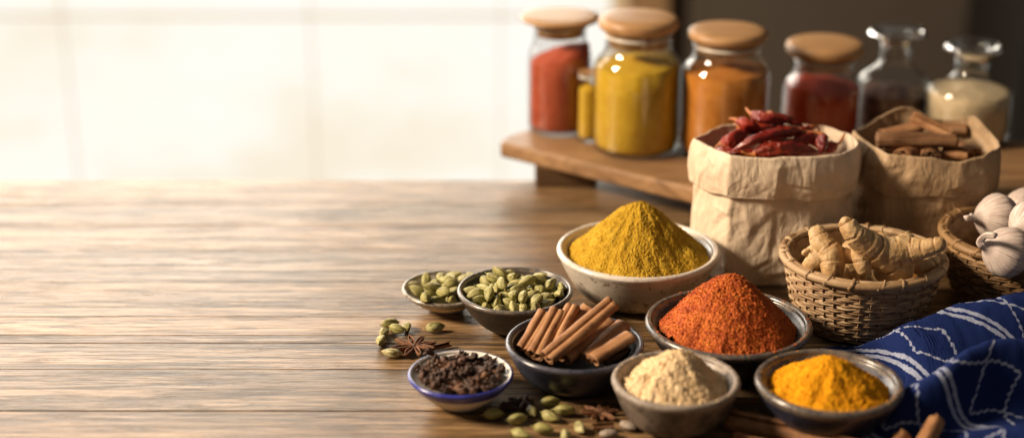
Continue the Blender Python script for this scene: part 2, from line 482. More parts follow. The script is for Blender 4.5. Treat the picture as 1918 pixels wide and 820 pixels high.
def make_bowl(name, label, cat, loc, R, H, rf, t, m_body, m_rim, m_in=None, p=0.55, seed=1, rim_h=None, amp=0.014, group=None, floor=None, rim_in=0.55):
    root = thing(name, label, cat, loc, group=group)
    outer, inner = bowl_profile(R, H, rf, t, p, floor=floor)
    wob = wobble(seed, amp)
    zf = 0.0035
    mk('bowl_body', lathe(outer, 128, wob), m_body, root)
    if rim_in < 0.1:                                          # the inside colour runs up over the lip
        inner = [(R - t * 0.5 + (t * 0.5) * math.cos(a), H - t * 0.5 + (t * 0.5) * math.sin(a)) for a in np.linspace(1.5, math.pi, 7)] + inner[1:]
    mk('inner_glaze', lathe(inner, 128, wob), m_in or m_body, root)
    # rounded rim, closing over the two sides; rim_h: how far the rim band comes down the outside
    rh = rim_h if rim_h is not None else t * 0.7
    zt = H - t * 0.5
    def r_out(z): return rf + (R - rf) * (max((z - zf) / (zt - zf), 0) ** p)
    prof = []
    k = 0.00035
    for z in np.linspace(zt - rh, zt, 5): prof.append((r_out(z) + k, z))
    rc = R - t * 0.5; hr = t * 0.5 + k
    for a in np.linspace(0.15, math.pi - 0.15 if rim_in >= 0.1 else 1.55, 9): prof.append((rc + hr * math.cos(a), zt + hr * 1.05 * math.sin(a)))
    for z in (np.linspace(zt, zt - rh * rim_in, 4) if rim_in >= 0.1 else ()):
        prof.append((r_inner(R, H, rf, t, z, p, floor=floor) - k, z))
    mk('rim', lathe(prof, 128, wob), m_rim, root)
    fo = [(rf * 0.86, 0.006), (rf * 0.88, 0.0), (rf * 0.97, 0.0), (rf * 1.005, 0.0025), (rf * 1.01, 0.0045)]
    mk('foot_ring', lathe(fo, 96), m_body, root)
    return root

def make_heap(name, label, cat, loc, R, peak, ze, m, seed, cell=0.00065, grain=0.0006, lump=0.0035, tip=0.18, power=1.15, off=(0, 0), flake=None, group=None, lump_f=55, edge=0.004):
    """heap of ground spice: height field of grains on a cone; R, ze: radius and height of its edge"""
    root = thing(name, label, cat, loc, group=group)
    n = int(2 * R / cell)
    g = (np.arange(n + 1) - n / 2) * cell
    X, Y = np.meshgrid(g, g, indexing='ij')
    jit = np.stack([X * 900, Y * 900, 0 * X], -1)
    X = X + 0.25 * cell * vnoise(jit, seed + 5); Y = Y + 0.25 * cell * vnoise(jit + 9.1, seed + 6)
    P = np.stack([X, Y, 0 * X], -1)
    wx = 0.10 * R * fbm(P * 28, 3, seed + 1); wy = 0.10 * R * fbm(P * 28 + 5, 3, seed + 2)
    r = np.hypot(X + wx - off[0] * (1 - np.hypot(X, Y) / R), Y + wy - off[1] * (1 - np.hypot(X, Y) / R)) / R
    rs = np.sqrt(r * r + tip * tip * 0.25) - tip * 0.5
    rs = rs / (math.sqrt(1 + tip * tip * 0.25) - tip * 0.5)
    h = ze + (peak - ze) * np.sign(1 - rs) * np.abs(1 - rs) ** power
    ang = np.arctan2(Y, X)
    rav = fbm(np.stack([np.cos(ang) * 3.2, np.sin(ang) * 3.2, r * 1.3], -1), 3, seed + 3)
    mid = np.clip(r * (1.15 - r) * 3.2, 0, 1)
    h = h + lump * 1.1 * rav * mid
    h = h + lump * fbm(P * lump_f, 3, seed + 4) * np.clip(r * 2, 0.25, 1)
    f1, f2 = worley(P * (1 / (cell * 5.5)), seed + 7)
    clod = np.clip(0.55 - f1, 0, 1) * _hash(np.floor(X * 60).astype(int), np.floor(Y * 60).astype(int), 0 * X.astype(int), seed)
    h = h + grain * 2.6 * clod
    h = h + grain * 1.2 * vnoise(P / (cell * 2.2), seed + 8) + grain * 0.9 * vnoise(P / (cell * 1.1), seed + 9)
    keep = np.hypot(X, Y) < R * (1.0 + 0.035 * fbm(P * 90, 3, seed + 11) + 0.02 * vnoise(P * 500, seed + 12))
    V = np.stack([X, Y, h], -1).reshape(-1, 3)
    q = keep[:-1, :-1] & keep[1:, :-1] & keep[1:, 1:] & keep[:-1, 1:]
    ii, jj = np.nonzero(q); N = n + 1
    F = np.stack([ii * N + jj, (ii + 1) * N + jj, (ii + 1) * N + jj + 1, ii * N + jj + 1], -1)
    used = np.unique(F); rem = np.full(len(V), -1); rem[used] = np.arange(len(used))
    V = V[used]; F = rem[F].tolist()
    parts = [(V, F)]
    if flake:
        cnt, size, thick = flake
        rng = np.random.default_rng(seed)
        idx = rng.choice(len(V), cnt, replace=False)
        fv, ff = [], []
        for k, i in enumerate(idx):
            c = V[i] + (0, 0, size * 0.15)
            ax = rng.normal(size=3); ax[2] *= 0.5; ax /= np.linalg.norm(ax)
            b = np.cross(ax, rng.normal(size=3)); b /= np.linalg.norm(b); d = np.cross(ax, b)
            L = size * rng.uniform(0.5, 1.4); w = L * rng.uniform(0.35, 0.8); tt = L * thick
            base = len(fv)
            for sx, sy, sz in ((-1, 0, 0), (0, -1, .0), (1, .2, 0), (.1, 1, 0), (0, 0, 1), (0, 0, -1)):
                fv.append(c + ax * sx * L * 0.5 * rng.uniform(.7, 1.2) + b * sy * w * 0.5 * rng.uniform(.7, 1.2) + d * sz * tt * 0.5)
            for a, b2 in ((0, 1), (1, 2), (2, 3), (3, 0)):
                ff.append((base + a, base + b2, base + 4)); ff.append((base + b2, base + a, base + 5))
        parts.append((np.array(fv), ff))
    v, f = join(parts)
    me = mesh_data('powder_heap_surface', v, f, m, smooth=True)
    if flake:
        s = np.ones(len(me.polygons), bool); s[len(F):] = False
        me.polygons.foreach_set("use_smooth", s)
    bpy.data.objects.remove(root)
    o = obj(name, me, None, loc)
    return tag(o, label, cat, group)

def pod_mesh(seed, L=0.0195, D=0.0102):
    rng = np.random.default_rng(seed)
    nl, na = 26, 30
    s = np.linspace(0, 1, nl); a = np.linspace(0, 2 * math.pi, na, endpoint=False)
    prof = np.sin(np.pi * np.clip(s, 0, 1) ** 0.92) ** 0.62
    prof = prof * (1 - 0.16 * (s - 0.45)) ; prof[0] = 0.0; prof[-1] = 0.03
    bend = rng.uniform(-0.0010, 0.0010)
    tri = 1 + 0.11 * np.cos(3 * a + rng.uniform(0, 6))
    rid = 0.05 * np.cos(15 * a + rng.uniform(0, 6)) + 0.02 * np.cos(24 * a)
    V = []
    for i in range(nl):
        r = D / 2 * prof[i] * (tri + rid * min(1, prof[i] * 1.3))
        x = (s[i] - 0.5) * L
        V.append(np.stack([x + 0 * a, r * np.cos(a), r * np.sin(a) * 0.92 + bend * math.sin(math.pi * s[i])], -1))
    V = np.concatenate(V)
    V += 0.00028 * np.stack([fbm(V * 260, 3, seed + k) for k in range(3)], -1)
    parts = [(V, grid_faces(nl, na))]
    parts.append(tube([(-L / 2 + 0.0006, 0, 0), (-L / 2 - 0.0010, 0.0001, 0.0003), (-L / 2 - 0.0021, 0.0002, 0.0005)], [0.0009, 0.0006, 0.0004], 7))
    parts.append(tube([(L / 2 - 0.0008, 0, 0), (L / 2 + 0.0009, 0, 0.0002)], [0.0008, 0.00025], 7))
    return join(parts)

def clove_mesh(seed):
    rng = np.random.default_rng(seed)
    L = 0.0115 * rng.uniform(0.85, 1.15)
    b = rng.uniform(-0.0012, 0.0012)
    s = np.linspace(0, 1, 9)
    path = np.stack([s * L - L / 2, b * np.sin(s * 3), 0 * s], -1)
    rad = 0.0010 + 0.0012 * s ** 1.4; rad[0] = 0.0008
    sect = [(math.cos(a) * (1 + .12 * math.cos(4 * a)), math.sin(a) * (1 + .12 * math.cos(4 * a))) for a in np.linspace(0, 2 * math.pi, 12, endpoint=False)]
    v, f = tube(path, rad, sect=sect)
    v = v + 0.00022 * np.stack([vnoise(v * 700, seed + k) for k in range(3)], -1)
    parts = [(v, f)]
    tip = np.array([L / 2, path[-1, 1], 0])
    for k in range(4):                                        # four calyx points
        a = k * math.pi / 2 + rng.uniform(-.2, .2)
        d = np.array([0.0, math.cos(a), math.sin(a)])
        o = rng.uniform(0.8, 1.35)
        parts.append(tube([tip + d * 0.0010 - (0.0006, 0, 0), tip + d * 0.0022 * o + (0.0008, 0, 0), tip + d * 0.0034 * o + (0.0022, 0, 0)], [0.0014, 0.0012, 0.0002], 6, up=d))
    if rng.random() < 0.8:                                    # closed bud between them
        a = np.linspace(0, 2 * math.pi, 9, endpoint=False)
        pr = [(0.0, 0.0), (0.0018, 0.0003), (0.0025, 0.0016), (0.0017, 0.0030), (0.0, 0.0034)]
        vv, ff = lathe(pr, 10)
        parts.append((np.stack([vv[:, 2] + tip[0], vv[:, 0] + tip[1], vv[:, 1]], -1), ff))
    return join(parts)

def quill_mesh(L, r, seed, turns=1.25, double=True):
    """a cinnamon quill: bark rolled in from both edges into a double scroll; axis along X"""
    rng = np.random.default_rng(seed)
    th = r * 0.16
    def scroll(c, sgn, n=30):
        ts = np.linspace(0, 1, n)
        a = math.pi / 2 * 1.0 - sgn * 0 + ts * turns * 2 * math.pi
        rr = r * (1 - 0.52 * ts)
        return np.stack([c + sgn * rr * np.sin(a - math.pi / 2) * 1.0, rr * np.cos(a - math.pi / 2)], -1)
    if double:
        w = r * 0.66
        A = scroll(w, 1)[::-1]; B = scroll(-w, -1)
        mid = np.stack([np.linspace(w, -w, 8)[1:-1], np.full(6, r) + 0.16 * r * np.sin(np.linspace(0, math.pi, 8)[1:-1]) ], -1)
        line = np.concatenate([A, mid, B])
    else:
        line = scroll(0.0, 1, 44)
    T = np.gradient(line, axis=0); T /= np.linalg.norm(T, axis=1)[:, None] + 1e-9
    Nn = np.stack([-T[:, 1], T[:, 0]], -1)
    outer = line + Nn * th / 2; inner = line - Nn * th / 2
    sec = np.concatenate([outer, inner[::-1]])
    m = 26
    xs = np.linspace(-L / 2, L / 2, m)
    V = []
    k1, k2 = rng.uniform(-1, 1, 2)
    for i, x in enumerate(xs):
        s = x / L
        sc = 1 + 0.06 * math.sin(5 * s + k1 * 3) + 0.03 * k2 * math.sin(13 * s)
        V.append(np.stack([np.full(len(sec), x), sec[:, 0] * sc + 0.05 * r * k1 * math.cos(3 * s * 2), sec[:, 1] * sc + 0.10 * r * k2 * math.cos(4 * s)], -1))
    V = np.concatenate(V)
    V = V + 0.085 * r * np.stack([0 * V[:, 0], fbm(V * (14, 120, 120), 3, seed), fbm(V * (14, 120, 120), 3, seed + 5)], -1)
    ends = np.abs(V[:, 0]) > L / 2 - 1e-6
    V[ends, 0] += 0.25 * r * fbm(V[ends] * (0, 300, 300), 2, seed + 9)
    F = grid_faces(m, len(sec))
    h = len(line)
    for e in (0, m - 1):
        for i in range(h - 1):
            q = (e * 2 * h + i, e * 2 * h + i + 1, e * 2 * h + 2 * h - 2 - i, e * 2 * h + 2 * h - 1 - i)
            F.append(q if e else q[::-1])
    return V, F
def frame_quat(d, up=(0, 0, 1), roll=0.0):
    x = Vector(d).normalized(); u = Vector(up)
    y = u.cross(x)
    if y.length < 1e-4: y = Vector((0, 1, 0))
    y.normalize(); z = x.cross(y)
    q = Matrix((x, y, z)).transposed().to_quaternion()
    return q @ Quaternion((1, 0, 0), roll)
def stick_between(a, b, r, seed, label, group, m, double=True, roll=0.0, name='cinnamon_stick', turns=1.25):
    a, b = Vector(a), Vector(b)
    o = mk(name, quill_mesh((b - a).length, r, seed, turns, double), m, None, (a + b) / 2, frame_quat(b - a, roll=roll))
    return tag(o, label, 'cinnamon stick', group)

def chilli(nodes, rmax, seed, label, mats, roll=0.0, stem=True, stem_len=0.018, group='dried chillies heaped in the paper bag'):
    """nodes: a few points from stem end to tip"""
    root = thing('dried_chilli', label, 'chilli', tuple(nodes[0]), group=group)
    P = smoothcurve(np.array([tuple(p) for p in nodes]) - np.array(tuple(nodes[0])), 40); rmax = rmax * 0.76
    s = np.linspace(0, 1, 40)
    rad = rmax * np.clip((np.minimum(1, 0.55 + s * 2.4)) * (1 - s ** 2.6) ** 0.75, 0.04, 1); rad[0] *= 0.55
    v, f = tube(P, rad, 22)
    i = np.arange(len(v)) // 22; a = (np.arange(len(v)) % 22) / 22 * 2 * math.pi
    c = P[i]
    w = fbm(np.stack([i * 0.16, np.cos(a) * 1.5, np.sin(a) * 1.5], -1), 3, seed)
    fold = np.cos(a * 3 + i * 0.05 + seed) * 0.10
    wr = np.abs(vnoise(np.stack([i * 0.42, np.cos(a) * 1.2, np.sin(a) * 1.2], -1), seed + 4)) * -0.20
    v = c + (v - c) * (1 + 0.42 * w + fold * 1.3 + wr * 1.4)[:, None]
    flat = 0.86
    mk('pod', (v, f), mats[0], root)
    if stem:
        d = P[0] - P[3]; d /= np.linalg.norm(d)
        rng = np.random.default_rng(seed)
        k = rng.normal(size=3) * 0.35
        st = [P[1], P[0] + d * stem_len * 0.15, P[0] + (d + k * 0.4) * stem_len * 0.55, P[0] + (d + k) * stem_len]
        sp = smoothcurve(st, 14)
        mk('stem', tube(sp, np.concatenate([np.linspace(rmax * 0.62, rmax * 0.5, 4), np.linspace(rmax * 0.34, rmax * 0.17, 10)]), 9), mats[1], root)
    return root

BAGPOLY = [(-1.0, 0.04), (-0.62, -0.95), (-0.15, -1.02), (0.36, -1.0), (0.70, -0.84), (0.92, -0.50), (1.0, -0.10), (0.96, 0.30), (0.74, 0.90), (0.30, 1.0), (-0.20, 1.0), (-0.60, 0.90)]
def bag_loop(n, poly, rnd=0.055):
    p = np.array(poly); m = len(p)
    seg = np.linalg.norm(np.roll(p, -1, 0) - p, axis=1); tot = seg.sum()
    t = (np.arange(n) / n) * tot
    cum = np.concatenate([[0], np.cumsum(seg)])
    out = []
    for x in t:
        k = min(np.searchsorted(cum, x, side='right') - 1, m - 1)
        u = (x - cum[k]) / seg[k]
        out.append(p[k] * (1 - u) + p[(k + 1) % m] * u)
    o = np.array(out); w = max(1, int(n * rnd / 3))
    for _ in range(w):
        o = 0.25 * np.roll(o, 1, 0) + 0.5 * o + 0.25 * np.roll(o, -1, 0)
    # let the straight sides belly out a little
    return o
def make_bag(label, loc, rz, a, b, H, cuff, fill, m, seed, corner_h=None, poly=BAGPOLY, crump=1.0, group=None):
    root = thing('paper_bag', label, 'paper bag', loc, rz, group)
    n = 420
    L = bag_loop(n, poly)
    ph = np.arange(n) / n
    hz = np.zeros(n)
    if corner_h is not None:
        for i in range(n):
            d = L[i] - np.array([c[:2] for c in corner_h])
            w = np.exp(-(d ** 2).sum(1) / 0.10)
            hz[i] = (w * np.array([c[2] for c in corner_h])).sum()
    hz += 0.0012 * vnoise(np.stack([L[:, 0] * 5, L[:, 1] * 5, 0 * ph], -1), seed)
    def ring(sc, z, out=0.0, hk=0.0):
        d = L / (np.linalg.norm(L, axis=1)[:, None] + 1e-9)
        xy = L * np.array([a, b]) * sc + d * out
        return np.concatenate([xy, (z + hk * hz)[:, None] if np.ndim(z) else np.full((n, 1), z) + hk * hz[:, None]], 1)
    def crumple(V, amp):
        q = V * (1, 1, 0.8)
        f1, f2 = worley(q * 19 + seed, seed)
        g1, g2 = worley(q * 60 + seed, seed + 3)
        rid = np.abs(fbm(q * 18, 3, seed + 7))
        d = 0.30 * (f2 - f1) + 0.10 * (g2 - g1) - 0.75 * rid + 0.12 * fbm(q * 60, 3, seed + 1) + 0.5 * fbm(q * 9, 2, seed + 2)
        nrm = V * (1 / a ** 2, 1 / b ** 2, 0); nrm /= np.linalg.norm(nrm, axis=1)[:, None] + 1e-9
        # sharp folds: short straight creases in the paper
        rng = np.random.default_rng(seed * 7 + int(amp * 1e5))
        ang = np.arctan2(V[:, 1] / b, V[:, 0] / a) * (a + b) / 2
        cr = np.zeros(len(V))
        for i in range(64):
            c0 = np.array([rng.uniform(-math.pi, math.pi) * (a + b) / 2, rng.uniform(0, H)])
            th = rng.choice([rng.normal(0.1, 0.25), rng.normal(1.5, 0.25), rng.uniform(0, 3.14)])
            dx, dz = ang - c0[0], V[:, 2] - c0[1]
            t_ = dx * math.cos(th) + dz * math.sin(th); n_ = -dx * math.sin(th) + dz * math.cos(th) + 0.15 * t_ * t_ / 0.02 * rng.uniform(-1, 1)
            Ln, wd = rng.uniform(0.010, 0.036), rng.uniform(0.003, 0.008)
            f = np.clip(1 - np.abs(n_) / wd, 0, 1) * np.clip(1 - (t_ / Ln) ** 2, 0, 1)
            # a crease: one side steps above the other
            cr += rng.choice([-1, 1]) * f * rng.uniform(0.4, 1.0) + 0.5 * np.clip(1 - np.abs(n_ - wd) / (2.5 * wd), 0, 1) * np.clip(1 - (t_ / Ln) ** 2, 0, 1)
        return V + nrm * (d * amp * 0.8 + cr * 0.0016)[:, None]
    zc = H - cuff
    rings = []
    for z in np.linspace(fill - 0.012, H - 0.0015, 22):      # inside wall, going up
        k = (z - fill) / (H - fill)
        rings.append(ring(0.935 + 0.042 * k, z, 0, k))
    for an in np.linspace(math.pi, 0, 6)[1:-1]:               # turned-over top edge
        rings.append(ring(0.982, H - 0.0015, 0.0016 * math.cos(an), 1.0) + np.array([0, 0, 0.0015 * math.sin(an)]))
    for k in np.linspace(0, 1, 44):                           # cuff, going down
        z = H - 0.0015 - k * (cuff - 0.0015)
        rings.append(ring(0.984 + 0.022 * math.sin(k * math.pi * 0.8), z, 0.0018 + 0.002 * math.sin(k * 3), 1 - k))
    low = 0.0035 * vnoise(np.stack([L[:, 0] * 2.2, L[:, 1] * 2.2, 0 * ph], -1), seed + 2)
    for k in np.linspace(0, 1, 6)[1:]:                        # lower edge rolls back under
        R = ring(0.992 - 0.02 * k, zc - 0.0015 * math.sin(k * 3.1) + 0.006 * k, 0.0035 * (1 - k), 0)
        rings.append(R)
    V = np.concatenate(rings)
    zz = np.clip((H - V[:, 2]) / cuff, 0, 1)
    V[:, 2] += np.tile(low, len(rings)) * np.where(np.arange(len(V)) >= n * 26, zz, 0)
    V = crumple(V, 0.0036 * crump)
    mk('folded_cuff', (V, grid_faces(len(rings), n)), m, root)
    rings = []
    for z in np.linspace(zc + 0.015, 0.0, 100):
        k = 1 - z / (zc + 0.015)
        pinch = -0.008 * math.exp(-((z - zc) / 0.012) ** 2)
        rings.append(ring(0.978 + 0.006 * math.sin(k * 3.0) + pinch, z, 0, 0))
    rings.append(ring(0.5, 0.0)); rings.append(ring(0.02, 0.0))
    V = crumple(np.concatenate(rings), 0.0062 * crump)
    V[:, 2] = np.maximum(V[:, 2], 0.0003)
    mk('bag_body', (V, grid_faces(len(rings), n)), m, root)
    return root

def strand_attr(o, vals):
    a = o.data.attributes.new('strand', 'FLOAT', 'POINT'); a.data.foreach_set('value', np.asarray(vals, np.float32))
def make_basket(label, loc, R, H, rf, m, m_rim, seed, rows=15, stakes=40, p=0.42):
    root = thing('wicker_basket', label, 'basket', loc)
    rng = np.random.default_rng(seed)
    def rz(s): return rf + (R - 0.004 - rf) * (s ** p), 0.004 + (H - 0.009) * s
    parts, vals = [], []
    n = stakes * 6
    a = np.linspace(0, 2 * math.pi, n, endpoint=False)
    hrow = H / rows
    for k in range(rows):
        s = (k + 0.5) / rows
        r, z = rz(s)
        for sub in (-0.24, 0.24):                              # two thin splints side by side make one course
            rr = r + 0.0008 * np.sin(a * stakes / 2 + math.pi * k) + 0.0006 * fbm(np.stack([np.cos(a) * 9, np.sin(a) * 9, 0 * a + k * 3 + sub], -1), 2, seed)
            zz = z + sub * hrow * 0.98 + 0.0011 * fbm(np.stack([np.cos(a) * 5, np.sin(a) * 5, 0 * a + k * 7 + sub * 9], -1), 3, seed + 1)
            sec = np.array([(math.cos(t), math.sin(t)) for t in np.linspace(0, 2 * math.pi, 8, endpoint=False)])
            wv = hrow * 0.27 * (1 + 0.22 * vnoise(np.stack([np.cos(a) * 8, np.sin(a) * 8, 0 * a + k + sub * 5], -1), seed + 3))
            V = np.stack([(rr[:, None] + sec[:, 0] * 0.0016) * np.cos(a)[:, None], (rr[:, None] + sec[:, 0] * 0.0016) * np.sin(a)[:, None], zz[:, None] + sec[:, 1] * wv[:, None]], -1).reshape(-1, 3)
            F = grid_faces(n, 8); m8 = n * 8
            F += [((n - 1) * 8 + j, (n - 1) * 8 + (j + 1) % 8, (j + 1) % 8, j) for j in range(8)]
            parts.append((V, F))
            cut = np.cumsum(rng.random(n) < 0.05)
            vals.append(np.repeat(_hash(cut, cut * 0 + k, cut * 0 + int(sub * 10), seed), 8))
    # base disc
    parts.append(lathe([(0.0, 0.004), (rf * 0.5, 0.003), (rf, 0.004)], 48)); vals.append(np.full(48 * 3, 0.3))
    v, f = join(parts)
    o = mk('weave', (v, f), m, root); strand_attr(o, np.concatenate(vals))
    parts, vals = [], []
    for k in range(stakes):
        t = 2 * math.pi * (k + 0.5) / stakes + rng.uniform(-.02, .02)
        ss = np.linspace(0.0, 1.0, rows * 4 + 1)
        pts = []
        for s in ss:
            r, z = rz(s)
            rr = r + 0.0016 * math.sin(s * rows * math.pi) * (1 if k % 2 else -1)
            pts.append((rr * math.cos(t), rr * math.sin(t), z))
        w = 0.0015 * rng.uniform(0.5, 1.3)
        sec = [(0.35 * math.cos(q), math.sin(q)) for q in np.linspace(0, 2 * math.pi, 8, endpoint=False)]
        v, f = tube(pts, w, sect=sec, up=(math.cos(t), math.sin(t), 0))
        parts.append((v, f)); vals.append(np.full(len(v), rng.random()))
    o = mk('stakes_of_the_weave', join(parts), m, root); strand_attr(o, np.concatenate(vals))
    # inner lining of the weave (darker splints that show inside)
    ss = np.linspace(0.0, 1.0, 20)
    o = mk('inner_wall', lathe([(rz(s)[0] - 0.0052, rz(s)[1]) for s in ss], 96, lambda V, A: V * np.array([1, 1, 1]) + np.stack([0 * V[..., 0], 0 * V[..., 0], 0.0012 * np.sin(40 * A)[None, :] + 0 * V[..., 0]], -1)), m, root)
    strand_attr(o, _hash(np.repeat(np.arange(20), 96), np.tile(np.arange(96) // 3, 20), np.zeros(1920, int), seed))
    # rim: three bundled canes bound by wraps
    parts, vals = [], []
    for dr, dz, rad in ((0.0015, 0.0, 0.0040), (-0.0032, 0.0012, 0.0030), (-0.0008, -0.0030, 0.0030)):
        aa = np.linspace(0, 2 * math.pi, 181)
        wob = 0.0007 * fbm(np.stack([np.cos(aa) * 6, np.sin(aa) * 6, aa * 0 + dr * 900], -1), 2, seed)
        wob[-1] = wob[0]
        P = np.stack([(R - 0.003 + dr + wob) * np.cos(aa), (R - 0.003 + dr + wob) * np.sin(aa), H + dz - 0.004 + wob], -1)
        v, f = tube(P, rad, 10, caps=False); parts.append((v, f))
        vals.append(np.repeat(_hash(np.arange(181) // 14, np.full(181, int(dr * 1e5)), np.zeros(181, int), seed), 10))
    for k in range(20):
        t = 2 * math.pi * (k + rng.uniform(-.3, .3)) / 20
        q = np.linspace(0, 2 * math.pi, 20)
        lean = 0.10 * np.sin(q / 2 + 0.3) * rng.uniform(0.2, 1.0)
        rr = R - 0.0035 + 0.0058 * np.cos(q); zz = H - 0.0043 + 0.0060 * np.sin(q)
        P = np.stack([rr * np.cos(t + lean), rr * np.sin(t + lean), zz], -1)
        sec = [(0.16 * math.cos(w), math.sin(w)) for w in np.linspace(0, 2 * math.pi, 6, endpoint=False)]
        v, f = tube(P, 0.0016 * rng.uniform(0.8, 1.5), sect=sec, up=(math.cos(t), math.sin(t), 0))
        parts.append((v, f)); vals.append(np.full(len(v), rng.random()))
    o = mk('rim', join(parts), m_rim, root); strand_attr(o, np.concatenate(vals))
    return root

def make_ginger(label, caps, m, seed, ringp=0.0125, group=None, cat='ginger root'):
    """caps: chains of (point, radius); capsules are fused by a voxel remesh, then ringed and wrinkled"""
    parts = []; segs = []
    for ch in caps:
        P = np.array([tuple(p) for p, r in ch], float); R = np.array([r for p, r in ch])
        k = max(8, 7 * (len(P) - 1))
        PP = smoothcurve(np.concatenate([P, R[:, None]], 1), k)
        pts, rr = PP[:, :3], PP[:, 3] * 0.96
        for i in range(len(pts) - 1): segs.append((pts[i], pts[i + 1], rr[i], rr[i + 1], i / (len(pts) - 1), ch))
        d0 = (pts[0] - pts[1]); d0 /= np.linalg.norm(d0); d1 = pts[-1] - pts[-2]; d1 /= np.linalg.norm(d1)
        ext = lambda p, d, r: [(p + d * r * math.sin(t), r * math.cos(t)) for t in (0.5, 0.9, 1.25, 1.5)]
        A = ext(pts[0], d0, rr[0])[::-1]; B = ext(pts[-1], d1, rr[-1])
        pts2 = np.array([x[0] for x in A] + list(pts) + [x[0] for x in B]); r2 = np.array([x[1] for x in A] + list(rr) + [x[1] for x in B])
        parts.append(tube(pts2, r2, 18))
    v, f = join(parts)
    tmp = obj('ginger_base', mesh_data('ginger_base', v, f, m))
    rm = tmp.modifiers.new('r', 'REMESH'); rm.mode = 'VOXEL'; rm.voxel_size = 0.0009
    sm = tmp.modifiers.new('s', 'SMOOTH'); sm.factor = 0.5; sm.iterations = 5
    dg = bpy.context.evaluated_depsgraph_get()
    me = bpy.data.meshes.new_from_object(tmp.evaluated_get(dg), depsgraph=dg)
    bpy.data.objects.remove(tmp)
    V = coords(me); N = normals(me)
    best = np.full(len(V), 9.0); T = np.zeros(len(V)); AX = np.zeros((len(V), 3)); 
    arc = 0.0; last = None
    for a, b, ra, rb, t, ch in segs:
        if last is not ch: arc = 0.37 * ringp * (hash(len(ch)) % 5); last = ch
        d = b - a; L = np.linalg.norm(d) + 1e-9
        s = np.clip(((V - a) @ d) / L ** 2, 0, 1)
        dist = np.linalg.norm(V - (a + s[:, None] * d), axis=1) - (ra + (rb - ra) * s)
        w = dist < best
        best = np.where(w, dist, best); T = np.where(w, arc + s * L, T)
        arc += L
    T = T + 0.0042 * fbm(V * 42, 3, seed)
    ph = (T / ringp) % 1.0
    ring = np.exp(-(np.minimum(ph, 1 - ph) / 0.075) ** 2)
    step = (1 - ph) * 0.0008                                 # scales overlap like a stepped collar
    ring = ring * np.clip(0.7 + 0.8 * fbm(V * 90, 2, seed + 3), 0.1, 1)
    disp = step * 0.9 + 0.0016 * fbm(V * 45, 4, seed + 5) + 0.00035 * fbm(V * 300, 2, seed + 6) - ring * 0.0013
    set_coords(me, V + N * disp[:, None])
    me.polygons.foreach_set("use_smooth", np.ones(len(me.polygons), bool))
    at_ = me.attributes.new('ring', 'FLOAT', 'POINT'); at_.data.foreach_set('value', ring.astype(np.float32))
    if not me.materials: me.materials.append(m)
    o = obj('ginger_root', me)
    return tag(o, label, cat, group)

def make_garlic(label, loc, R, axis, seed, mats, stalk=None, roll=0.0, cloves=9, group=None):
    """axis: direction from root to stalk"""
    root = thing('garlic_bulb', label, 'garlic', loc, group=group)
    root.rotation_mode = 'QUATERNION'
    root.rotation_quaternion = Vector(axis).to_track_quat('Z', 'Y') @ Quaternion((0, 0, 1), roll)
    prof = smoothcurve([(0.02, -0.72), (0.30, -0.80), (0.72, -0.62), (0.98, -0.12), (0.88, 0.32), (0.58, 0.66), (0.30, 0.86), (0.17, 1.05), (0.13, 1.25)], 60)
    n = 160
    rng = np.random.default_rng(seed)
    ph = rng.uniform(0, 6)
    def wob(V, A):
        lobe = np.abs(np.cos(A * cloves / 2 + ph + 0.5 * np.sin(A))) ** 0.7
        zz = V[..., 2] / R
        k = 1 + 0.050 * (lobe[None, :] - 0.6) * np.clip(1 - (zz - 0.0) ** 2 * 0.9, 0, 1) + 0.03 * fbm(V * 40, 2, seed)
        k = k + 0.012 * vnoise(np.stack([np.cos(A)[None, :] * 14 + 0 * zz, np.sin(A)[None, :] * 14 + 0 * zz, zz * 1.2], -1), seed + 2)
        tw = 0.25 * np.clip(zz - 0.2, 0, 2)
        c, s = np.cos(tw), np.sin(tw)
        x, y = V[..., 0] * k, V[..., 1] * k
        return np.stack([x * c - y * s, x * s + y * c, V[..., 2]], -1)
    v, f = lathe(prof * R, n, wob)
    o = mk('bulb', (v, f), mats[0], root)
    mer = np.tile(np.abs(((np.arange(n) / n * 2) % 2) - 1) * 2, 60)
    a = o.data.attributes.new('mer', 'FLOAT', 'POINT'); a.data.foreach_set('value', mer.astype(np.float32))
    if stalk:
        P = smoothcurve([np.array([0, 0, 1.12]) * R] + [np.array(q) * R for q in stalk], 22)
        rr = R * (0.15 - 0.05 * np.linspace(0, 1, 22)) * (1 + 0.15 * np.sin(np.linspace(0, 9, 22)))
        v, f = tube(P, rr, 16)
        ai = (np.arange(len(v)) % 16) / 16 * 2 * math.pi; c = np.repeat(P, 16, 0)
        v = c + (v - c) * (1 + 0.22 * np.cos(3 * ai + np.arange(len(v)) // 16 * 0.16))[:, None]
        o = mk('stalk', (v, f), mats[0], root)
        a = o.data.attributes.new('mer', 'FLOAT', 'POINT'); a.data.foreach_set('value', (ai / 6.28 * 0.8).astype(np.float32))
    rs = []
    for k in range(22):
        t = rng.uniform(0, 6.28); q = rng.uniform(0, 0.2) * R
        b = np.array([q * math.cos(t), q * math.sin(t), -0.70 * R])
        rs.append(tube([b, b + np.array([math.cos(t) * 0.1, math.sin(t) * 0.1, -0.14]) * R, b + np.array([math.cos(t) * 0.22, math.sin(t) * 0.22, -0.22]) * R], [0.0006, 0.0005, 0.0002], 5))
    mk('root_tuft', join(rs), mats[1], root)
    return root

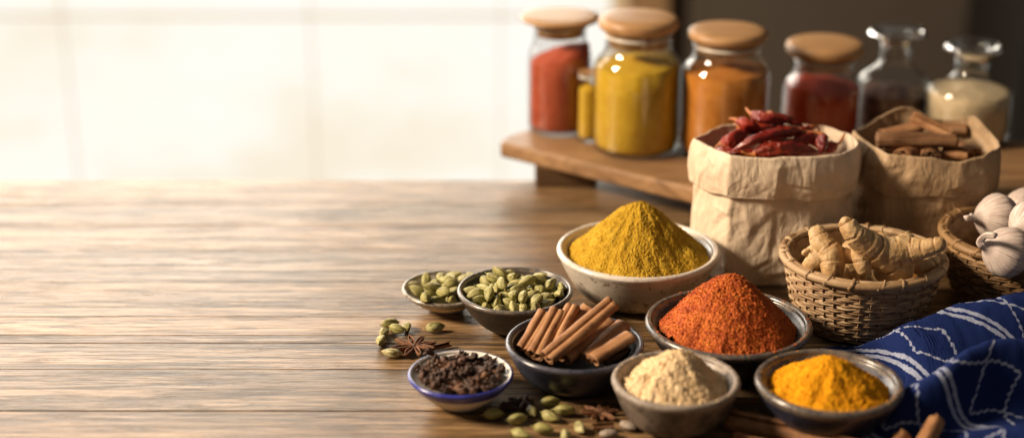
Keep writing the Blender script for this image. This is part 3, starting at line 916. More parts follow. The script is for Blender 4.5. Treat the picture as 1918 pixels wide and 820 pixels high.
def make_star(label, loc, r, seed, mats, rz=0.0, tilt=(0, 0), n=8, group=None):
    root = thing('star_anise', label, 'star anise', loc, group=group)
    root.rotation_euler = (tilt[0], tilt[1], rz)
    rng = np.random.default_rng(seed)
    mk('core', tube([(0, 0, 0.0), (0, 0, r * 0.30)], [r * 0.12, r * 0.06], 10), mats[0], root)
    for k in range(n):
        t = 2 * math.pi * (k + rng.uniform(-.16, .16)) / n
        L = r * rng.uniform(0.80, 1.12); w = L * 0.155; open_ = rng.uniform(0.35, 1.0)
        s = np.linspace(0, 1, 15)
        depth_ = 0.36 * L * np.sin(np.pi * np.clip(s * 0.93 + 0.05, 0, 1)) ** 0.75
        halfw = w * np.sin(np.pi * np.clip(s * 0.96 + 0.02, 0, 1)) ** 0.8
        rows = []
        th = np.linspace(-1, 1, 11)
        top = r * 0.26 + 0.10 * L * np.sin(np.pi * s)
        for i in range(15):
            x = 0.06 * r + s[i] * L
            for q in th:                                      # boat-shaped follicle, open along the top
                yy = halfw[i] * (math.sin(q * 1.57) * (0.55 + 0.45 * open_)) * (1.0 if abs(q) < .8 else 0.86)
                zz = top[i] - depth_[i] * math.cos(q * 1.45) + 0.05 * L * s[i] ** 3
                rows.append((x, yy, zz))
        V = np.array(rows); V += 0.0003 * np.stack([fbm(V * 400, 2, seed + k + j) for j in range(3)], -1)
        V[:, 2] = np.maximum(V[:, 2], 0.0004)
        c, sn = math.cos(t), math.sin(t)
        V = np.stack([V[:, 0] * c - V[:, 1] * sn, V[:, 0] * sn + V[:, 1] * c, V[:, 2]], -1)
        o = mk('carpel', (V, grid_faces(15, 11, wrap=False)), mats[0], root)
        so = o.modifiers.new('wall', 'SOLIDIFY'); so.thickness = 0.0007; so.offset = 0
        if open_ > 0.5:
            pr = [(0, -1), (0.55, -0.75), (0.85, 0), (0.55, 0.75), (0, 1)]
            vv, ff = lathe(pr, 12)
            vv = vv * np.array([w * 0.42, w * 0.42, L * 0.16])
            vv = np.stack([vv[:, 2] + 0.06 * r + L * 0.52, vv[:, 0], vv[:, 1] + r * 0.22], -1)
            vv = np.stack([vv[:, 0] * c - vv[:, 1] * sn, vv[:, 0] * sn + vv[:, 1] * c, vv[:, 2]], -1)
            mk('seed', (vv, ff), mats[1], o)
    return root

# resting places of pods and cloves (shape, x, y, z, quaternion), settled beforehand
PODS_FRONT = [
    (0, 0.0082, -0.0039, 0.0177, 0.572, -0.756, -0.292, 0.127),
    (1, -0.0104, 0.0055, 0.0202, 0.432, 0.808, 0.098, -0.39),
    (2, 0.0157, -0.01, 0.0209, 0.65, -0.606, -0.39, 0.24),
    (3, -0.0026, 0.018, 0.0208, 0.36, -0.823, -0.436, 0.048),
    (0, -0.0237, 0.0055, 0.024, 0.887, -0.19, 0.349, -0.237),
    (1, 0.0244, 0.0038, 0.0244, 0.175, 0.054, 0.705, -0.685),
    (2, 0.0041, 0.0073, 0.0174, 0.044, -0.502, 0.864, -0.009),
    (3, 0.0007, -0.0147, 0.0192, 0.008, 0.968, -0.184, 0.172),
    (0, 0.0044, 0.0134, 0.0258, 0.035, -0.413, 0.796, -0.441),
    (1, -0.0188, -0.0062, 0.0228, 0.242, -0.25, 0.445, -0.825),
    (2, 0.0224, -0.016, 0.026, 0.859, -0.113, 0.014, 0.499),
    (3, -0.008, 0.0255, 0.0254, 0.292, -0.242, 0.719, -0.582),
    (0, -0.0053, -0.0046, 0.0198, 0.963, -0.008, -0.257, 0.087),
    (1, 0.0139, 0.0105, 0.0226, 0.775, 0.391, 0.272, 0.417),
    (2, -0.0178, 0.0142, 0.023, 0.187, -0.271, -0.698, -0.636),
    (3, 0.0065, -0.0246, 0.0246, 0.048, 0.011, -0.949, -0.312),
    (0, 0.0082, 0.0275, 0.0268, 0.935, 0.132, 0.111, -0.31),
    (1, -0.0176, -0.0211, 0.0259, 0.588, -0.745, 0.185, -0.254),
    (2, 0.0108, -0.0032, 0.0275, 0.415, -0.206, 0.544, -0.699),
    (3, -0.0052, 0.0164, 0.0303, 0.32, -0.867, -0.31, -0.224),
    (0, -0.0098, -0.0152, 0.023, 0.573, 0.236, 0.093, 0.779),
    (1, 0.0277, 0.0128, 0.0289, 0.109, -0.02, 0.737, 0.667),
    (2, -0.034, 0.0053, 0.0309, 0.638, 0.223, -0.144, -0.722),
    (3, 0.027, -0.0233, 0.032, 0.32, -0.046, 0.197, -0.925),
    (0, 0.0081, 0.0083, 0.0346, 0.358, -0.495, 0.783, 0.116),
    (1, -0.0191, -0.0005, 0.032, 0.253, 0.858, -0.417, -0.162),
    (2, 0.0215, -0.0013, 0.0321, 0.341, -0.678, 0.626, -0.18),
    (3, -0.0312, 0.0199, 0.0329, 0.002, -0.949, -0.102, 0.299),
    (0, -0.0028, -0.032, 0.029, 0.52, -0.737, 0.056, -0.428),
    (1, 0.0116, 0.0359, 0.0334, 0.4, -0.305, -0.857, 0.118),
    (2, -0.0069, -0.0006, 0.0289, 0.632, -0.063, -0.122, -0.763),
    (3, 0.0132, -0.0145, 0.0304, 0.185, 0.306, -0.199, -0.912),
    (0, -0.0167, 0.0281, 0.0296, 0.508, 0.679, 0.307, 0.432),
    (1, -0.0021, -0.0167, 0.029, 0.525, -0.715, -0.403, 0.226),
    (2, 0.0221, 0.0254, 0.0303, 0.568, 0.021, 0.558, -0.604),
    (3, -0.0331, -0.0098, 0.0309, 0.924, 0.183, 0.262, 0.211),
    (0, 0.0029, -0.0041, 0.0347, 0.847, 0.105, -0.196, -0.483),
    (1, 0.0111, 0.0183, 0.0321, 0.853, -0.403, 0.217, -0.251),
    (2, -0.0177, -0.0134, 0.0319, 0.05, 0.028, -0.147, -0.988),
    (3, 0.0327, -0.0073, 0.0322, 0.472, 0.809, 0.305, 0.175),
    (0, -0.0036, 0.0334, 0.0337, 0.05, -0.868, 0.48, -0.118),
    (1, -0.0143, -0.0328, 0.0338, 0.874, -0.261, -0.02, 0.409),
    (2, 0.0138, -0.0004, 0.0381, 0.222, -0.695, -0.676, -0.107),
    (3, -0.0258, -0.0055, 0.0376, 0.823, 0.124, -0.306, -0.462),
    (0, 0.0131, -0.03, 0.0315, 0.743, 0.287, 0.213, 0.566),
    (1, 0.0115, 0.0275, 0.0381, 0.996, -0.067, 0.031, 0.055),
    (2, -0.0188, -0.0225, 0.0365, 0.716, -0.294, -0.586, 0.241),
    (3, 0.035, 0.005, 0.0345, 0.088, 0.156, -0.801, -0.571),
    (0, -0.0116, 0.0082, 0.0332, 0.15, 0.148, 0.976, -0.049),
    (1, 0.0041, -0.022, 0.035, 0.297, 0.659, -0.514, -0.462),
    (2, 0.0189, 0.019, 0.0386, 0.661, 0.734, 0.08, -0.137),
    (3, -0.0338, -0.0179, 0.0387, 0.275, -0.214, 0.079, -0.934),
    (0, 0.0275, -0.0163, 0.0393, 0.067, -0.262, 0.157, 0.95),
    (1, -0.0214, 0.0334, 0.0384, 0.408, -0.235, -0.482, 0.739),
    (2, -0.0074, -0.0089, 0.0385, 0.041, 0.231, 0.871, 0.431),
    (3, 0.0238, 0.0025, 0.0411, 0.075, 0.653, 0.751, -0.066),
    (0, -0.0218, 0.0158, 0.036, 0.778, 0.172, 0.145, 0.586),
    (1, 0.0178, -0.0227, 0.0402, 0.071, 0.149, 0.915, 0.369),
    (2, -0.0151, 0.0427, 0.0406, 0.033, 0.32, -0.006, 0.947),
    (3, -0.0289, -0.0249, 0.0337, 0.515, 0.528, -0.671, -0.071),
    (0, 0.016, -0.0114, 0.0414, 0.107, -0.024, 0.816, -0.568),
    (1, -0.011, 0.0221, 0.0362, 0.166, 0.596, -0.773, -0.14),
    (2, -0.0067, -0.022, 0.0371, 0.186, -0.43, -0.836, 0.286),
    (3, 0.0335, 0.02, 0.0349, 0.095, 0.864, -0.479, 0.126),
    (0, -0.0414, 0.0018, 0.0395, 0.077, -0.055, -0.977, -0.189),
    (1, 0.0196, -0.0417, 0.0408, 0.075, 0.681, -0.506, 0.524),
    (2, 0.0007, 0.0121, 0.0421, 0.233, 0.079, 0.892, 0.38),
    (3, -0.0258, -0.0174, 0.045, 0.454, 0.494, -0.308, -0.675),
    (0, 0.0245, 0.0145, 0.0455, 0.263, 0.02, -0.963, -0.064),
    (1, -0.0172, 0.0053, 0.0409, 0.667, 0.069, -0.091, -0.736),
    (2, 0.0073, -0.0386, 0.0382, 0.264, -0.642, 0.633, -0.343),
    (3, -0.002, 0.0412, 0.04, 0.891, 0.306, 0.306, 0.139),
    (0, -0.0018, 0.0023, 0.0415, 0.076, -0.027, -0.025, -0.996),
    (1, 0.036, 0.0094, 0.044, 0.672, -0.54, -0.368, 0.35),
    (2, -0.0143, 0.0337, 0.0449, 0.354, -0.05, -0.869, 0.343),
    (3, -0.0111, -0.0418, 0.0382, 0.123, -0.461, 0.189, -0.858),
    (0, 0.0455, 0.0079, 0.0413, 0.17, 0.73, -0.662, 0.023),
    (1, -0.039, -0.0077, 0.0398, 0.182, 0.101, -0.115, -0.971),
    (2, 0.0029, -0.007, 0.0448, 0.765, -0.597, -0.094, 0.223),
    (3, -0.0033, 0.0226, 0.0447, 0.376, -0.52, -0.242, 0.728),
    (0, -0.0011, -0.0227, 0.0453, 0.691, -0.298, -0.048, 0.657),
    (1, 0.0433, -0.0064, 0.039, 0.679, -0.236, -0.083, -0.69),
    (2, -0.0299, 0.0074, 0.0405, 0.372, 0.012, 0.131, 0.919),
    (3, 0.0193, -0.0321, 0.0434, 0.29, 0.218, 0.679, -0.638),
    (0, 0.0121, 0.005, 0.0492, 0.216, 0.087, 0.127, -0.964),
    (1, -0.0124, -0.0005, 0.0488, 0.537, -0.303, -0.567, 0.546),
    (2, 0.0306, -0.0301, 0.038, 0.453, 0.819, 0.109, 0.334),
    (3, -0.0299, 0.028, 0.0398, 0.524, 0.021, 0.032, 0.851),
    (0, -0.0022, -0.038, 0.0405, 0.212, 0.645, 0.654, 0.333),
    (1, 0.0239, 0.037, 0.0391, 0.798, 0.534, -0.278, -0.031),
    (2, -0.0204, 0.0222, 0.0452, 0.916, -0.28, 0.187, -0.221),
    (3, 0.0077, -0.0273, 0.0465, 0.607, -0.466, -0.493, 0.414),
]
PODS_BACK = [
    (0, 0.0097, 0.0042, 0.0139, 0.281, 0.106, 0.499, 0.813),
    (1, -0.0043, 0.0006, 0.0124, 0.019, -0.179, -0.81, -0.558),
    (2, 0.0056, -0.0104, 0.0144, 0.203, -0.453, 0.763, -0.413),
    (3, 0.0008, 0.0197, 0.0165, 0.548, 0.066, -0.355, 0.754),
    (0, -0.0292, -0.0065, 0.0208, 0.14, 0.289, -0.492, 0.81),
    (1, 0.0183, 0.0086, 0.017, 0.82, 0.451, -0.319, -0.149),
    (2, -0.0164, -0.0094, 0.0162, 0.184, -0.928, -0.295, 0.131),
    (3, -0.0062, -0.0142, 0.015, 0.626, -0.09, -0.247, -0.734),
    (0, 0.0255, 0.0221, 0.0228, 0.664, -0.546, 0.405, -0.312),
    (1, -0.0201, 0.0044, 0.0169, 0.561, -0.419, -0.575, 0.423),
    (2, 0.016, -0.0117, 0.0165, 0.579, -0.427, 0.149, -0.679),
    (3, -0.0131, 0.0162, 0.0173, 0.133, -0.689, -0.7, -0.132),
    (0, 0.0012, -0.0032, 0.02, 0.367, -0.134, 0.423, -0.818),
    (1, 0.0136, 0.0004, 0.0228, 0.592, -0.299, 0.503, -0.554),
    (2, 0.0054, 0.0138, 0.0233, 0.173, -0.738, -0.643, -0.111),
    (3, 0.0073, -0.015, 0.0236, 0.093, -0.293, 0.951, -0.041),
    (0, 0.013, 0.022, 0.0189, 0.381, 0.289, -0.042, -0.877),
    (2, 0.0043, -0.0069, 0.0285, 0.055, -0.231, 0.967, 0.097),
    (3, -0.0041, 0.0097, 0.0174, 0.194, 0.75, -0.589, 0.23),
    (0, -0.0176, -0.0194, 0.0213, 0.529, -0.755, -0.362, 0.142),
    (1, 0.0194, 0.0134, 0.0258, 0.906, 0.34, -0.244, -0.055),
    (2, -0.0155, -0.0015, 0.0232, 0.312, -0.078, -0.287, -0.902),
    (3, 0.0068, -0.0269, 0.0198, 0.517, 0.453, -0.706, -0.172),
    (0, 0.0019, 0.0044, 0.0283, 0.506, 0.856, -0.093, -0.047),
    (1, -0.0112, -0.009, 0.0282, 0.178, 0.322, -0.926, 0.088),
    (3, -0.0221, 0.0224, 0.0215, 0.692, -0.107, -0.463, 0.544),
    (0, -0.0073, -0.0292, 0.021, 0.021, 0.921, 0.311, -0.232),
    (2, -0.0066, 0.0182, 0.0254, 0.417, 0.565, -0.622, -0.347),
    (3, -0.0021, -0.0233, 0.0275, 0.314, 0.156, 0.762, 0.544),
    (0, 0.0059, 0.0312, 0.0219, 0.627, 0.761, -0.102, 0.129),
    (1, -0.0197, -0.0345, 0.0258, 0.612, -0.069, 0.005, 0.788),
    (2, 0.0259, -0.0098, 0.0221, 0.186, -0.107, -0.827, 0.52),
    (3, -0.0321, 0.0046, 0.022, 0.074, -0.413, 0.563, -0.712),
]
CLOVES = [
    (0, 0.0047, -0.0017, 0.0133, 0.294, 0.366, 0.693, 0.547),
    (1, -0.0066, 0.0056, 0.014, 0.763, 0.624, 0.103, 0.135),
    (2, 0.0077, -0.0011, 0.0141, 0.86, -0.155, -0.025, -0.485),
    (3, 0.0061, 0.0107, 0.0149, 0.69, 0.228, -0.025, 0.686),
    (4, -0.0065, -0.0097, 0.0147, 0.038, -0.933, 0.346, -0.095),
    (5, 0.014, -0.0089, 0.0162, 0.115, 0.257, -0.865, -0.415),
    (0, -0.017, 0.0082, 0.017, 0.467, -0.455, 0.519, -0.552),
    (1, 0.0111, -0.0175, 0.0178, 0.005, 0.344, 0.902, -0.261),
    (2, 0.003, 0.0201, 0.0174, 0.649, -0.036, 0.227, -0.725),
    (3, -0.0027, 0.0032, 0.0146, 0.02, -0.171, 0.95, 0.259),
    (4, 0.0053, -0.0065, 0.0155, 0.765, 0.221, -0.141, -0.589),
    (5, 0.0006, 0.0115, 0.0147, 0.753, -0.413, 0.294, -0.419),
    (0, -0.0026, -0.0049, 0.0135, 0.264, 0.964, 0.029, 0.027),
    (1, 0.0114, -0.0005, 0.0146, 0.53, -0.749, 0.201, -0.343),
    (2, -0.0215, 0.012, 0.0192, 0.339, 0.151, -0.686, -0.626),
    (3, -0.0042, -0.022, 0.0183, 0.042, -0.171, 0.389, -0.904),
    (4, -0.0048, 0.0243, 0.0193, 0.996, 0.019, 0.013, -0.083),
    (5, -0.0151, 0.0016, 0.0157, 0.586, -0.07, -0.054, -0.806),
    (0, 0.0001, 0.0, 0.0157, 0.141, 0.27, -0.004, -0.953),
    (1, -0.0087, 0.0063, 0.0166, 0.059, 0.75, 0.65, -0.107),
    (2, 0.0014, -0.0114, 0.0147, 0.224, 0.283, 0.793, 0.491),
    (3, 0.0098, 0.01, 0.0153, 0.518, 0.496, -0.439, -0.542),
    (4, -0.0147, -0.0063, 0.016, 0.543, -0.095, -0.175, -0.816),
    (5, 0.0138, -0.0097, 0.0196, 0.988, 0.069, -0.104, -0.09),
    (0, -0.0043, 0.0159, 0.0161, 0.616, -0.368, 0.465, -0.519),
    (1, -0.0106, -0.0173, 0.0175, 0.202, 0.117, -0.971, -0.052),
    (2, 0.0203, -0.001, 0.0175, 0.125, 0.848, -0.502, 0.112),
    (3, -0.006, 0.0032, 0.0178, 0.612, 0.137, -0.247, -0.739),
    (4, 0.0032, -0.009, 0.0175, 0.634, 0.414, -0.455, -0.468),
    (5, 0.0069, 0.0078, 0.017, 0.467, 0.347, -0.421, -0.696),
    (0, -0.0089, -0.0025, 0.0155, 0.418, 0.242, 0.45, 0.751),
    (1, 0.0201, -0.0074, 0.0193, 0.173, -0.02, -0.038, 0.984),
    (2, -0.0169, 0.0178, 0.0191, 0.116, -0.199, -0.717, -0.657),
    (3, -0.0142, -0.0133, 0.0171, 0.478, -0.763, -0.284, 0.329),
    (4, 0.0133, 0.0205, 0.0192, 0.712, 0.678, -0.185, -0.011),
    (5, -0.0282, 0.0208, 0.0243, 0.494, 0.653, 0.336, 0.465),
    (0, 0.0038, -0.0017, 0.0185, 0.432, -0.888, -0.093, 0.126),
    (1, -0.0015, 0.0132, 0.0177, 0.485, -0.516, -0.585, 0.395),
    (2, -0.0042, -0.0078, 0.0176, 0.039, -0.703, -0.686, 0.181),
    (3, 0.0133, 0.0006, 0.0174, 0.195, 0.944, -0.232, 0.132),
    (4, -0.0109, 0.0128, 0.0163, 0.343, -0.836, -0.422, 0.069),
    (5, 0.0036, -0.0167, 0.0163, 0.684, -0.636, 0.064, -0.351),
    (0, 0.0216, 0.0065, 0.0183, 0.025, 0.123, 0.252, -0.959),
    (1, -0.0242, 0.0023, 0.0191, 0.295, -0.871, -0.342, 0.195),
    (2, 0.0158, -0.0179, 0.0188, 0.606, 0.695, -0.385, 0.015),
    (3, 0.0015, 0.0059, 0.0178, 0.398, 0.032, -0.157, -0.903),
    (4, 0.0001, -0.0092, 0.0178, 0.067, -0.667, 0.723, -0.165),
    (5, 0.013, 0.0086, 0.0164, 0.091, 0.642, 0.668, 0.365),
    (0, -0.0163, 0.0078, 0.0203, 0.962, -0.003, 0.185, 0.199),
    (1, 0.0019, -0.0189, 0.019, 0.198, -0.15, 0.421, 0.872),
    (2, 0.0169, 0.0136, 0.0189, 0.649, 0.645, -0.27, -0.299),
    (3, -0.0235, -0.0069, 0.0192, 0.326, 0.349, -0.86, -0.177),
    (4, 0.0177, -0.0137, 0.0182, 0.933, -0.29, -0.199, -0.081),
    (5, 0.0095, 0.0222, 0.0218, 0.103, 0.245, -0.964, 0.015),
    (0, 0.001, -0.0089, 0.0211, 0.359, 0.035, 0.263, 0.895),
    (1, 0.0118, 0.0071, 0.0189, 0.696, -0.587, 0.313, -0.272),
    (2, -0.0144, 0.0006, 0.0193, 0.132, -0.435, -0.848, -0.272),
    (3, 0.0065, -0.006, 0.0188, 0.151, 0.138, -0.382, 0.901),
    (4, 0.0104, 0.0173, 0.0178, 0.26, 0.088, -0.019, 0.961),
    (5, -0.0065, -0.0139, 0.0182, 0.68, -0.407, 0.186, -0.581),
    (0, 0.0286, -0.0137, 0.0226, 0.402, -0.851, -0.333, -0.063),
    (1, -0.0048, 0.0211, 0.0198, 0.022, 0.088, 0.699, -0.709),
    (2, -0.0124, -0.0292, 0.0226, 0.173, 0.029, -0.984, 0.029),
    (3, 0.0018, 0.0086, 0.0202, 0.92, -0.369, -0.112, -0.066),
    (4, -0.0107, -0.0029, 0.0195, 0.399, 0.409, -0.488, -0.66),
    (5, 0.0101, 0.0025, 0.0199, 0.094, -0.824, 0.543, -0.13),
    (0, 0.0009, 0.0119, 0.0201, 0.131, -0.074, -0.427, -0.891),
    (1, -0.0141, -0.0129, 0.0202, 0.309, 0.254, -0.777, -0.485),
    (2, 0.0248, 0.0026, 0.0193, 0.563, -0.778, -0.052, -0.273),
    (3, -0.0123, 0.0181, 0.0199, 0.047, 0.567, 0.807, 0.16),
    (4, 0.0118, -0.0223, 0.0206, 0.902, 0.416, -0.105, -0.047),
    (5, 0.007, 0.0263, 0.0205, 0.16, -0.268, -0.949, 0.054),
    (0, -0.0079, 0.0059, 0.02, 0.006, -0.08, 0.943, -0.323),
    (1, 0.008, -0.0037, 0.0207, 0.439, 0.847, -0.225, -0.197),
    (2, -0.0072, 0.0124, 0.0195, 0.712, 0.517, 0.186, 0.437),
    (3, -0.0094, -0.0117, 0.0201, 0.508, 0.04, -0.292, -0.809),
    (4, 0.0204, 0.0098, 0.0225, 0.107, -0.056, -0.642, 0.757),
    (5, -0.023, -0.0006, 0.0211, 0.397, -0.786, -0.47, 0.061),
    (0, 0.0144, -0.0192, 0.0229, 0.116, 0.508, 0.81, -0.269),
    (1, -0.0102, 0.0299, 0.0225, 0.237, 0.273, -0.635, -0.682),
    (2, -0.022, -0.0304, 0.0257, 0.65, 0.084, -0.504, -0.563),
    (3, 0.0029, 0.0029, 0.0213, 0.302, 0.141, 0.256, 0.907),
    (4, -0.0086, 0.0099, 0.0219, 0.023, -0.183, -0.913, -0.365),
    (5, 0.0016, -0.0159, 0.021, 0.041, -0.996, 0.07, -0.029),
    (0, 0.0072, 0.0162, 0.0205, 0.044, -0.047, -0.879, 0.473),
    (1, -0.0192, -0.0048, 0.0189, 0.683, -0.253, -0.399, 0.557),
    (2, 0.0232, -0.0078, 0.0226, 0.777, 0.347, -0.286, -0.441),
    (3, -0.0167, 0.0215, 0.0227, 0.183, -0.704, 0.639, -0.252),
    (4, 0.0086, -0.0247, 0.02, 0.086, -0.036, 0.055, 0.994),
    (5, 0.0261, 0.0165, 0.0221, 0.509, -0.671, -0.538, 0.028),
    (0, -0.005, 0.0008, 0.0211, 0.361, -0.127, -0.884, 0.268),
    (1, 0.0075, -0.0105, 0.0209, 0.392, 0.085, -0.455, 0.795),
    (2, 0.0109, 0.0131, 0.0217, 0.052, -0.005, -0.734, -0.678),
    (3, -0.016, -0.0059, 0.0208, 0.112, 0.429, -0.886, -0.135),
    (4, 0.0225, 0.0003, 0.0198, 0.873, -0.355, 0.046, -0.332),
    (5, -0.0175, 0.0116, 0.0195, 0.315, 0.869, 0.27, 0.271),
    (0, -0.0055, -0.0277, 0.0225, 0.616, -0.521, -0.345, 0.479),
    (1, 0.0299, 0.0054, 0.0227, 0.79, 0.575, -0.143, 0.156),
    (2, -0.0267, -0.0061, 0.0224, 0.164, 0.976, 0.144, 0.012),
    (3, -0.0021, -0.0095, 0.023, 0.211, -0.049, -0.109, 0.97),
    (4, 0.0016, 0.0152, 0.0244, 0.742, 0.083, 0.084, -0.66),
    (5, -0.001, -0.0129, 0.022, 0.059, -0.083, -0.448, 0.888),
    (0, 0.0176, 0.0043, 0.0214, 0.358, 0.201, -0.604, -0.683),
    (1, -0.0087, 0.0159, 0.0232, 0.237, -0.853, 0.43, -0.175),
    (2, 0.0144, -0.0308, 0.0251, 0.111, -0.652, 0.682, -0.313),
    (3, 0.0155, 0.0165, 0.0216, 0.169, -0.182, -0.904, 0.349),
    (4, -0.0281, -0.0036, 0.0239, 0.706, -0.665, -0.216, 0.116),
    (5, 0.0286, -0.0074, 0.0215, 0.78, -0.29, -0.302, 0.465),
    (0, -0.0038, 0.0038, 0.0223, 0.351, -0.302, -0.835, 0.297),
    (1, -0.0099, -0.0083, 0.0215, 0.391, -0.253, 0.034, -0.884),
    (2, 0.0164, 0.0069, 0.0233, 0.457, 0.87, -0.076, 0.17),
    (3, -0.019, -0.0059, 0.0232, 0.392, -0.262, 0.057, -0.88),
    (4, 0.0196, -0.0069, 0.0225, 0.349, -0.405, -0.624, 0.57),
    (5, -0.0077, 0.0275, 0.0223, 0.445, -0.09, 0.135, -0.881),
    (0, -0.0244, -0.0168, 0.0215, 0.367, 0.069, -0.82, -0.435),
    (1, 0.0224, -0.0013, 0.023, 0.429, 0.258, 0.39, 0.773),
    (2, -0.0218, 0.0239, 0.0229, 0.203, 0.375, -0.826, -0.368),
    (3, 0.0014, 0.0023, 0.0244, 0.298, -0.099, -0.73, 0.607),
    (4, 0.0131, 0.0097, 0.0208, 0.014, -0.345, -0.048, -0.937),
    (5, -0.0138, 0.004, 0.0231, 0.472, -0.716, 0.464, -0.219),
    (0, 0.0107, -0.0094, 0.0222, 0.119, -0.468, -0.849, -0.216),
    (1, -0.0029, 0.0293, 0.0231, 0.789, -0.088, -0.209, 0.57),
    (2, -0.0171, -0.0254, 0.0231, 0.246, -0.121, -0.93, 0.244),
    (3, 0.0229, 0.0163, 0.023, 0.395, 0.622, -0.641, -0.215),
    (4, -0.0279, 0.0046, 0.0221, 0.224, 0.047, -0.715, -0.66),
    (5, 0.0023, -0.0299, 0.0218, 0.135, 0.008, -0.73, -0.669),
    (0, 0.005, 0.0044, 0.023, 0.444, -0.825, 0.318, -0.148),
    (1, -0.0059, -0.0007, 0.0246, 0.2, 0.974, 0.073, -0.071),
    (2, 0.0128, -0.0166, 0.0251, 0.408, -0.75, 0.26, -0.45),
    (3, -0.0134, 0.0192, 0.0243, 0.496, -0.637, 0.433, -0.4),
    (4, -0.0013, -0.0219, 0.0208, 0.802, -0.262, 0.247, -0.476),
    (5, 0.0162, 0.0222, 0.0242, 0.575, 0.293, -0.535, -0.545),
    (0, -0.0235, 0.0118, 0.0231, 0.125, 0.176, 0.711, 0.669),
    (1, 0.019, -0.022, 0.0241, 0.401, 0.758, -0.423, -0.293),
    (2, -0.0103, 0.0338, 0.0245, 0.217, 0.232, -0.634, -0.705),
    (3, -0.0033, -0.0027, 0.0215, 0.024, -0.027, -0.317, -0.948),
    (4, 0.0044, -0.0013, 0.0253, 0.348, 0.23, -0.268, -0.868),
    (5, -0.005, 0.0196, 0.023, 0.849, -0.508, 0.101, -0.106),
    (0, -0.0008, -0.0234, 0.024, 0.324, 0.625, -0.692, -0.158),
    (1, 0.0095, 0.0204, 0.0249, 0.933, 0.023, 0.062, 0.353),
    (2, -0.0289, -0.0002, 0.0228, 0.377, -0.884, -0.252, 0.11),
    (3, 0.0223, -0.0181, 0.0222, 0.943, 0.157, -0.209, -0.206),
    (4, 0.0008, 0.0256, 0.0225, 0.731, -0.303, 0.14, -0.596),
    (5, -0.0078, -0.0363, 0.0254, 0.398, 0.228, -0.842, -0.284),
    (0, 0.0077, 0.0065, 0.0244, 0.88, -0.398, 0.187, -0.179),
    (1, -0.0124, 0.0103, 0.0261, 0.078, -0.005, -0.997, 0.01),
    (2, 0.0086, -0.016, 0.0237, 0.557, 0.339, 0.236, 0.721),
    (3, 0.0018, 0.0298, 0.0248, 0.219, 0.714, 0.655, 0.112),
    (4, -0.0154, -0.0093, 0.0232, 0.374, 0.349, -0.756, -0.409),
    (5, 0.0247, 0.0009, 0.0236, 0.263, -0.552, -0.69, 0.386),
    (0, -0.0219, 0.0149, 0.0228, 0.918, 0.298, -0.133, -0.226),
    (1, 0.0066, -0.0271, 0.0231, 0.196, -0.284, -0.865, 0.364),
    (2, 0.0293, 0.0149, 0.0255, 0.522, 0.728, -0.235, -0.378),
    (3, -0.0087, 0.0052, 0.0262, 0.374, 0.114, 0.824, 0.41),
    (4, 0.0132, -0.0037, 0.0235, 0.582, -0.614, 0.433, -0.31),
    (5, 0.0006, 0.008, 0.0256, 0.568, 0.693, -0.421, -0.144),
    (0, -0.0094, -0.0186, 0.0214, 0.024, -0.92, -0.345, -0.183),
    (1, 0.0167, 0.0145, 0.0252, 0.217, 0.182, -0.735, -0.616),
    (2, -0.0244, 0.0082, 0.0239, 0.073, 0.04, -0.025, 0.996),
    (3, 0.0121, -0.0256, 0.0239, 0.269, -0.617, -0.717, 0.182),
    (4, 0.0201, 0.0206, 0.0229, 0.647, -0.293, -0.349, 0.612),
    (5, -0.0216, -0.0186, 0.0209, 0.005, 0.46, -0.683, 0.567),
    (0, 0.0066, -0.0034, 0.0268, 0.492, 0.071, -0.354, -0.792),
    (1, -0.0039, 0.0128, 0.0264, 0.13, -0.715, 0.637, -0.257),
    (2, 0.0011, -0.0168, 0.0242, 0.28, -0.003, -0.405, 0.87),
    (3, 0.0193, -0.001, 0.0254, 0.443, 0.776, -0.418, -0.164),
    (4, -0.0202, 0.0162, 0.0263, 0.408, 0.101, -0.344, -0.839),
    (5, 0.0064, -0.0163, 0.0261, 0.111, 0.306, 0.936, 0.133),
    (0, 0.0064, 0.0244, 0.0241, 0.685, 0.608, -0.32, 0.241),
    (1, -0.0205, -0.0145, 0.0219, 0.305, -0.682, 0.267, -0.608),
    (3, -0.0144, 0.0009, 0.0258, 0.057, 0.106, -0.137, -0.983),
    (4, -0.0031, -0.0097, 0.0262, 0.082, 0.994, -0.025, 0.063),
    (5, 0.0156, 0.006, 0.0267, 0.169, 0.937, -0.305, -0.008),
    (0, -0.0152, -0.0034, 0.0245, 0.695, -0.714, 0.076, -0.016),
    (1, 0.0188, -0.012, 0.0243, 0.077, 0.164, -0.231, -0.956),
    (2, -0.0095, 0.0282, 0.0251, 0.098, 0.353, -0.93, 0.014),
    (3, -0.0143, -0.0237, 0.0209, 0.114, -0.259, -0.933, 0.221),
    (4, 0.0276, 0.0088, 0.024, 0.696, 0.175, -0.453, -0.528),
    (5, -0.0225, 0.0179, 0.0253, 0.909, 0.001, 0.081, 0.409),
    (0, 0.0115, -0.001, 0.0271, 0.463, 0.226, -0.733, -0.445),
    (1, -0.0029, 0.0208, 0.0258, 0.874, -0.136, -0.264, -0.384),
    (2, -0.0051, -0.0195, 0.0263, 0.447, -0.399, -0.646, 0.473),
    (3, 0.017, -0.0095, 0.0256, 0.828, 0.531, -0.012, 0.179),
    (4, -0.0099, 0.0222, 0.0263, 0.914, 0.099, 0.131, 0.371),
    (5, -0.0094, -0.021, 0.0236, 0.013, -0.036, 0.61, -0.791),
    (0, 0.0097, 0.03, 0.0225, 0.713, -0.608, 0.252, -0.244),
    (1, -0.0228, -0.012, 0.0229, 0.228, 0.565, -0.776, 0.16),
    (2, 0.0229, -0.0155, 0.0239, 0.588, 0.79, -0.152, 0.086),
    (3, 0.0013, 0.0087, 0.029, 0.216, -0.339, 0.629, -0.666),
